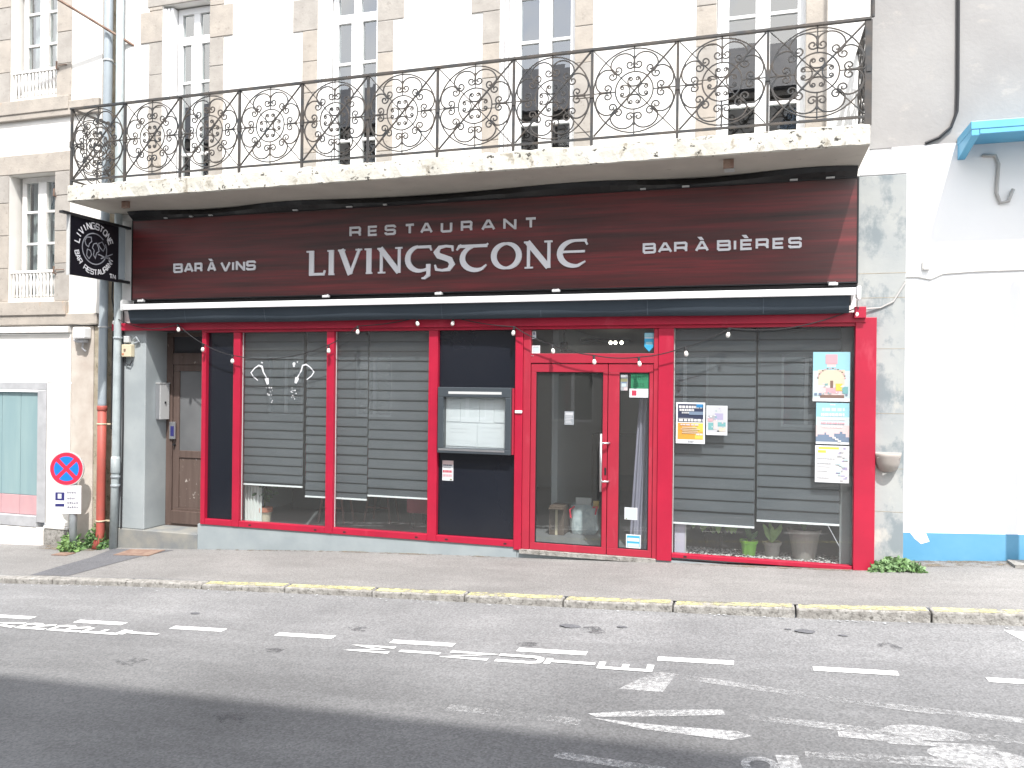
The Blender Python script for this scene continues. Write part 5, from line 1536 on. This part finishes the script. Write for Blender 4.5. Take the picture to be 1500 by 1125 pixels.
# ------------------------------------------------------------------ things inside the windows
def pot(name, label, x, y, r0, r1, h, mat, rim=.02, cat="flower pot"):
    T = thing(name, (x, y, 0), label, cat)
    MB().lathe([(r0, 0), (r0 + (r1 - r0) * .75, h * .75), (r1, h - rim * 1.6), (r1 + .008, h - rim * 1.6), (r1 + .010, h), (r1 - .01, h), (r1 - .016, h - .03)], (x, y, .0), 20).obj("pot", mat, T, smooth=False)
    MB().lathe([(.01, -.004), (r1 - .018, 0), (.01, .004)], (x, y, h - .028), 14).obj("soil", flat("soil", (.035, .025, .02)), T)
    return T
def blade_leaf(m, base, tip, w, droop=0.0):
    b = Vector(base); t = Vector(tip); d = t - b
    side = d.cross(Vector((0.3, -1, 0.1))).normalized() * w
    pts = []
    for f, ww in ((0, .15), (.3, .8), (.6, 1.0), (.85, .6), (1.0, 0.03)):
        c_ = b + d * f + Vector((0, 0, -droop * f * f))
        pts.append((c_ - side * ww, c_ + side * ww))
    vs = [p for q in pts for p in q]
    m.add(vs, [(2 * i, 2 * i + 1, 2 * i + 3, 2 * i + 2) for i in range(4)])
T = pot("flower_pot", "cream pot with terracotta rim on the floor at the left of the first window", -6.24, .36, .085, .10, .19, 'pot_cream')
MB().lathe([(.103, 0), (.112, .004), (.112, .06), (.10, .064)], (-6.24, .36, .135), 20).obj("rim_band", 'terracotta', T)
T2 = thing("foliage_plant", (-6.24, .36, .19), "dark leafy plant growing in the cream pot with terracotta rim", "plant")
m = MB()
for k in range(40):
    a = random.uniform(0, 2 * pi); h = random.uniform(.1, .38); r = random.uniform(.02, .15)
    p = (-6.24 + r * cos(a), .36 + r * sin(a) * .8, .19 + h)
    blade_leaf(m, p, (p[0] + .09 * cos(a), p[1] + .09 * sin(a), p[2] + random.uniform(-.04, .05)), .022, .02)
for k in range(5):
    m.tube([(-6.24, .36, .16), (-6.24 + random.uniform(-.06, .06), .36 + random.uniform(-.05, .05), .45)], .005, 5)
m.obj("foliage", 'leaf_dark', T2)
pot("flower_pot", "lime green plastic pot on the gravel in the right window", -.02, .42, .070, .090, .165, 'pot_green')
T2 = thing("leafy_plant", (-.02, .42, .16), "small sprig of leaves in the lime green pot", "plant")
m = MB()
for k in range(9):
    a = random.uniform(0, 2 * pi)
    blade_leaf(m, (-.02, .42, .14), (-.02 + .10 * cos(a), .42 + .08 * sin(a), .26 + random.uniform(0, .16)), .018, .03)
m.obj("foliage", 'leaf_dark', T2)
pot("flower_pot", "small taupe pot between the lime green pot and the big pot", .225, .40, .070, .092, .17, 'pot_taupe')
T2 = thing("leafy_plant", (.225, .40, .17), "short plant with broad light leaves in the small taupe pot", "plant")
m = MB()
for k in range(8):
    a = random.uniform(0, 2 * pi)
    blade_leaf(m, (.225, .40, .15), (.225 + .11 * cos(a), .40 + .09 * sin(a), .30 + random.uniform(0, .14)), .026, .06)
m.obj("foliage", 'leaf_light', T2)
pot("flower_pot", "big taupe pot behind the gravel in the right window, largest of the pots", .56, .42, .115, .170, .33, 'pot_taupe', rim=.03)
T2 = thing("leafy_plant", (.56, .42, .31), "tall plant hidden by the blind in the big taupe pot", "plant")
m = MB()
for k in range(14):
    a = random.uniform(0, 2 * pi)
    blade_leaf(m, (.56, .42, .3), (.56 + .2 * cos(a), .42 + .12 * sin(a), .55 + random.uniform(0, .5)), .03, .05)
m.obj("foliage", 'leaf', T2)
T2 = pot("flower_pot", "dark pot low behind the hanging leaves in the right window", -.42, .75, .09, .11, .17, flat("dark_pot", (.04, .04, .04)))
T2 = thing("broadleaf_plant", (-.42, .75, .15), "plant with drooping broad green leaves below the blind in the right window", "plant")
m = MB()
for k in range(16):
    a = random.uniform(0, 2 * pi); r = random.uniform(.08, .26)
    bs = (-.40 + r * .8 * cos(a), .55 + .12 * sin(a), .42 + random.uniform(-.02, .1))
    blade_leaf(m, bs, (bs[0] + .04 * cos(a), bs[1] - .03, bs[2] - random.uniform(.17, .24)), .036, .0)
for k in range(6):
    m.tube([(-.42, .75, .14), (-.42 + random.uniform(-.2, .2), .60, .46)], .006, 5)
m.obj("foliage", 'leaf_light', T2)
wb = thing("white_board", (-.76, .25, 0), "pale violet panel standing in the left corner of the right window", "panel")
bx("panel", flat("violet_white", (.45, .43, .52)), wb, -.815, -.70, .16, .20, .0, .42, bevel=.004)
bx("panel_edge", 'light_grey', wb, -.699, -.69, .155, .205, .0, .42)
# gravel bed
m = MB()
for k in range(900):
    x = random.uniform(-.80, .93); y = random.uniform(.12, .62); s = random.uniform(.008, .02)
    z = .0 + .012 * random.random()
    pts = [(x + s * random.uniform(.6, 1) * cx_, y + s * random.uniform(.6, 1) * cy_, z + s * cz_ * .8) for cx_, cy_, cz_ in ((1, 0, .3), (-1, 0, .3), (0, 1, .3), (0, -1, .3), (0, 0, 1), (0, 0, -.3))]
    m.add(pts, [(0, 2, 4), (2, 1, 4), (1, 3, 4), (3, 0, 4)])
gv = m.obj("gravel", 'gravel', None); gv['kind'] = 'stuff'; tag(gv, "white gravel bed behind the right window pane", "gravel")
# curtain beside the narrow leaf
m = MB(); xs = frange(-1.30, -1.04, 36); zs = frange(.02, 2.05, 10)
vs = []
for z in zs:
    f = (z - .02) / 2.03
    for i, x in enumerate(xs):
        u = i / 35
        xx = -1.33 + .12 * f + u * (.27 - .10 * f)
        vs.append((xx, .20 + .022 * sin(u * 24) * (1.2 - .4 * f), z))
m.add(vs, [(r * 36 + i, r * 36 + i + 1, (r + 1) * 36 + i + 1, (r + 1) * 36 + i) for r in range(9) for i in range(35)])
tag(m.obj("curtain", 'cloth_violet', None, smooth=True), "grey violet curtain hanging behind the narrow door leaf", "curtain")
m = MB(); xs = frange(-6.46, -6.20, 30)
vs = [(x, .22 + .02 * sin(i * 1.3) + .3 * max(0, (x + 6.30)) , z) for z in (.01, 2.4) for i, x in enumerate(xs)]
m.add(vs, [(i, i + 1, 30 + i + 1, 30 + i) for i in range(29)])
tag(m.obj("curtain", flat("white_curtain", (.62, .64, .62), .9), None, smooth=True), "white curtain at the left end of the first window", "curtain")
# shopping bag behind the door
bg = thing("shopping_bag", (-2.02, 1.05, 0), "crumpled pale shopping bag standing inside behind the wide door pane", "bag")
m = MB(); n = 24
rows = [(0, .15, .09), (.05, .175, .10), (.16, .17, .095), (.28, .165, .08), (.36, .17, .06)]
vs = []
for z, rx, ry in rows:
    for k in range(n):
        a = 2 * pi * k / n
        e = 1 + random.uniform(-.05, .05)
        vs.append((-2.02 + rx * e * math.copysign(abs(cos(a)) ** .6, cos(a)), 1.05 + ry * e * math.copysign(abs(sin(a)) ** .6, sin(a)), z + (random.uniform(-.015, .02) if z > 0 else 0)))
m.add(vs, [(r * n + k, r * n + (k + 1) % n, (r + 1) * n + (k + 1) % n, (r + 1) * n + k) for r in range(4) for k in range(n)] + [tuple(range(n - 1, -1, -1))])
m.obj("bag_body", 'bag', bg)
MB().tube([(-2.14, .99, .34), (-2.19, .95, .30), (-2.17, .93, .20)], .012, 6).obj("handle", 'sign_red', bg)
MB().tube([(-1.90, .99, .34), (-1.84, .95, .36), (-1.86, .93, .26)], .012, 6).obj("handle", 'sign_red', bg)
bx("folded_card", 'light_grey', bg, -2.13, -1.93, 1.02, 1.06, .30, .45)
bx("box_flap", flat("yellow_card", (.5, .35, .12)), bg, -1.90, -1.83, 1.0, 1.03, .33, .42)
# seats
def stool(x, y, label):
    T = thing("bar_stool", (x, y, 0), label, "stool", "stools inside the left windows")
    bx("seat", 'wood_red', T, x - .17, x + .17, y - .15, y + .15, .50, .54, bevel=.01)
    for sx in (-1, 1):
        for sy in (-1, 1):
            MB().tube([(x + sx * .12, y + sy * .10, .50), (x + sx * .19, y + sy * .14, 0)], .017, 6).obj("leg", 'wood_red', T)
    MB().tube([(x - .16, y - .13, .2), (x + .16, y - .13, .2)], .012, 6).obj("stretcher", 'wood_red', T)
    return T
stool(-5.36, .72, "reddish wooden stool behind the slim post of the left windows")
stool(-4.80, .95, "reddish wooden stool in the middle of the second pane under the blinds")
ar = thing("armchair", (-4.0, .75, 0), "pink red upholstered chair at the right end of the second window", "chair")
bx("cushion", 'seat_red', ar, -4.26, -3.72, .55, 1.05, .20, .44, bevel=.03)
bx("backrest", 'seat_red', ar, -4.26, -3.72, 1.06, 1.16, .30, .9, bevel=.03)
for lx, ly in ((-4.19, .60), (-3.80, .60), (-4.19, 1.0), (-3.80, 1.0)):
    MB().tube([(lx, ly, .20), (lx, ly, 0)], .028, 8).obj("leg", 'black', ar)
bn = thing("bench", (-5.9, 1.6, 0), "maroon wall bench inside the first window", "bench")
bx("backrest", 'maroon', bn, -6.55, -5.2, 1.85, 1.95, .42, .95, bevel=.02)
bx("seat", 'black', bn, -6.55, -5.2, 1.35, 1.845, .30, .42, bevel=.02)
bx("base", 'dark_room', bn, -6.5, -5.25, 1.45, 1.84, 0, .295)
tb = thing("cardboard_box", (-2.32, .95, 0), "brown cardboard box leaning inside at the left of the door", "box")
bx("box_body", flat("cardboard", (.085, .06, .045)), tb, -2.42, -2.23, .8, 1.1, 0, .36, bevel=.004)
bx("box_flap", flat("cardboard2", (.11, .08, .06)), tb, -2.42, -2.23, .72, .798, .33, .336)
bx("tape", 'cream', tb, -2.34, -2.31, .798, .7995, .0, .33)

# ------------------------------------------------------------------ weeds
def weeds(x0, x1, y0, y1, h, n, mats, label, flowers=False):
    T = thing("weeds", ((x0 + x1) / 2, (y0 + y1) / 2, pave_z((x0 + x1) / 2, y0)), label, "weeds")
    for mt, frac in mats:
        m = MB()
        for k in range(int(n * frac)):
            x = random.uniform(x0, x1); y = random.uniform(y0, y1)
            env = max(.15, 1 - abs((x - (x0 + x1) / 2) / ((x1 - x0) / 2)) ** 2)
            z = pave_z(x, y) + random.random() ** 1.3 * h * env * random.uniform(.7, 1.15)
            a = random.uniform(0, 2 * pi); e = random.uniform(-.3, .9); s = random.uniform(.014, .034)
            d = Vector((cos(a) * cos(e), sin(a) * cos(e), sin(e)))
            blade_leaf(m, (x, y, z), Vector((x, y, z)) + d * s * 2.2, s * .45, .01)
        m.obj("leaves", mt, T)
    m = MB()
    for k in range(int(n / 22)):
        x = random.uniform(x0 + .03, x1 - .03); y = random.uniform(y0, y1)
        m.tube([(x, y, pave_z(x, y) - .02), (x + random.uniform(-.05, .05), y, pave_z(x, y) + h * .7)], .0035, 4)
    m.obj("stems", 'leaf_dark', T)
weeds(-9.13, -8.86, -.22, -.05, .20, 420, (('leaf_light', .6), ('leaf', .4)), "low light green weeds at the wall foot left of the sign post")
weeds(-8.93, -8.70, -.34, -.20, .16, 260, (('leaf', .6), ('leaf_light', .4)), "green weeds round the foot of the no stopping sign post")
weeds(-8.78, -8.45, -.14, -.02, .30, 620, (('leaf', .55), ('leaf_dark', .45)), "taller dark weeds around the red pipe foot")
weeds(1.16, 1.64, -.13, .03, .135, 900, (('leaf_grey', .75), ('leaf', .25)), "grey green weeds growing at the foot of the pilaster by the blue skirting")

# ------------------------------------------------------------------ house across the street (behind the camera; shades the road, seen in the glass)
O = thing("opposite_house", (-10, -9.34, -.6), "plain house row across the street that shades the road in front", "house")
YO = -9.40
m = MB()
wins = []
for fl, (z0, z1) in enumerate(((1.0, 2.6), (3.9, 5.7), (6.6, 8.1))):
    for k in range(12):
        x = -28 + 2.6 * k
        if x < .8: wins.append((x, x + 1.05, z0, z1))
zs = [-2.0, 1.0, 2.6, 3.9, 5.7, 6.6, 8.1, 8.45]
xsw = sorted(set([w[0] for w in wins] + [w[1] for w in wins]))
for i in range(len(zs) - 1):
    if i in (1, 3, 5):
        e = [-34] + xsw + [2.1]
        for k in range(0, len(e), 2):
            m.box(e[k], e[k + 1], YO - .3, YO, zs[i], zs[i + 1])
    else:
        m.box(-34, 2.1, YO - .3, YO, zs[i], zs[i + 1])
m.obj("wall", 'opp_wall', O)
bx("inner_wall", 'dark_room', O, -34, 2.1, YO - 1.0, YO - .9, -2, 8.45)
for (a, b, z0, z1) in wins:
    fr = MB(); frame_mb(fr, a, b, z0, z1, YO - .16, YO - .1, .06); fr.box((a + b) / 2 - .04, (a + b) / 2 + .04, YO - .155, YO - .105, z0 + .06, z1 - .06)
    fr.obj("window_frame", 'pvc', O)
    bx("window_pane", 'glass_up', O, a + .06, b - .06, YO - .135, YO - .13, z0 + .06, z1 - .06)
bx("gable_wall", 'opp_wall', O, 1.8, 2.1, YO - 8, YO - .301, -2, 8.45)
m = MB().add([(-34.2, YO + .25, 8.45), (2.3, YO + .25, 8.45), (2.3, YO - 4, 11.2), (-34.2, YO - 4, 11.2), (2.3, YO - 8.2, 8.45), (-34.2, YO - 8.2, 8.45)], [(0, 1, 2, 3), (3, 2, 4, 5), (0, 5, 4, 1), (1, 4, 2), (0, 3, 5)])
m.obj("roof", 'tile_roof', O)

for o in list(bpy.data.objects):
    if o.type == 'MESH' and o.parent is not None and o.name.split('.')[0] in ('print', 'dots', 'plate_lines', 'menu_print', 'foliage', 'leaves', 'stems', 'plate_symbol', 'globe_stand_lines'):
        o['kind'] = 'stuff'
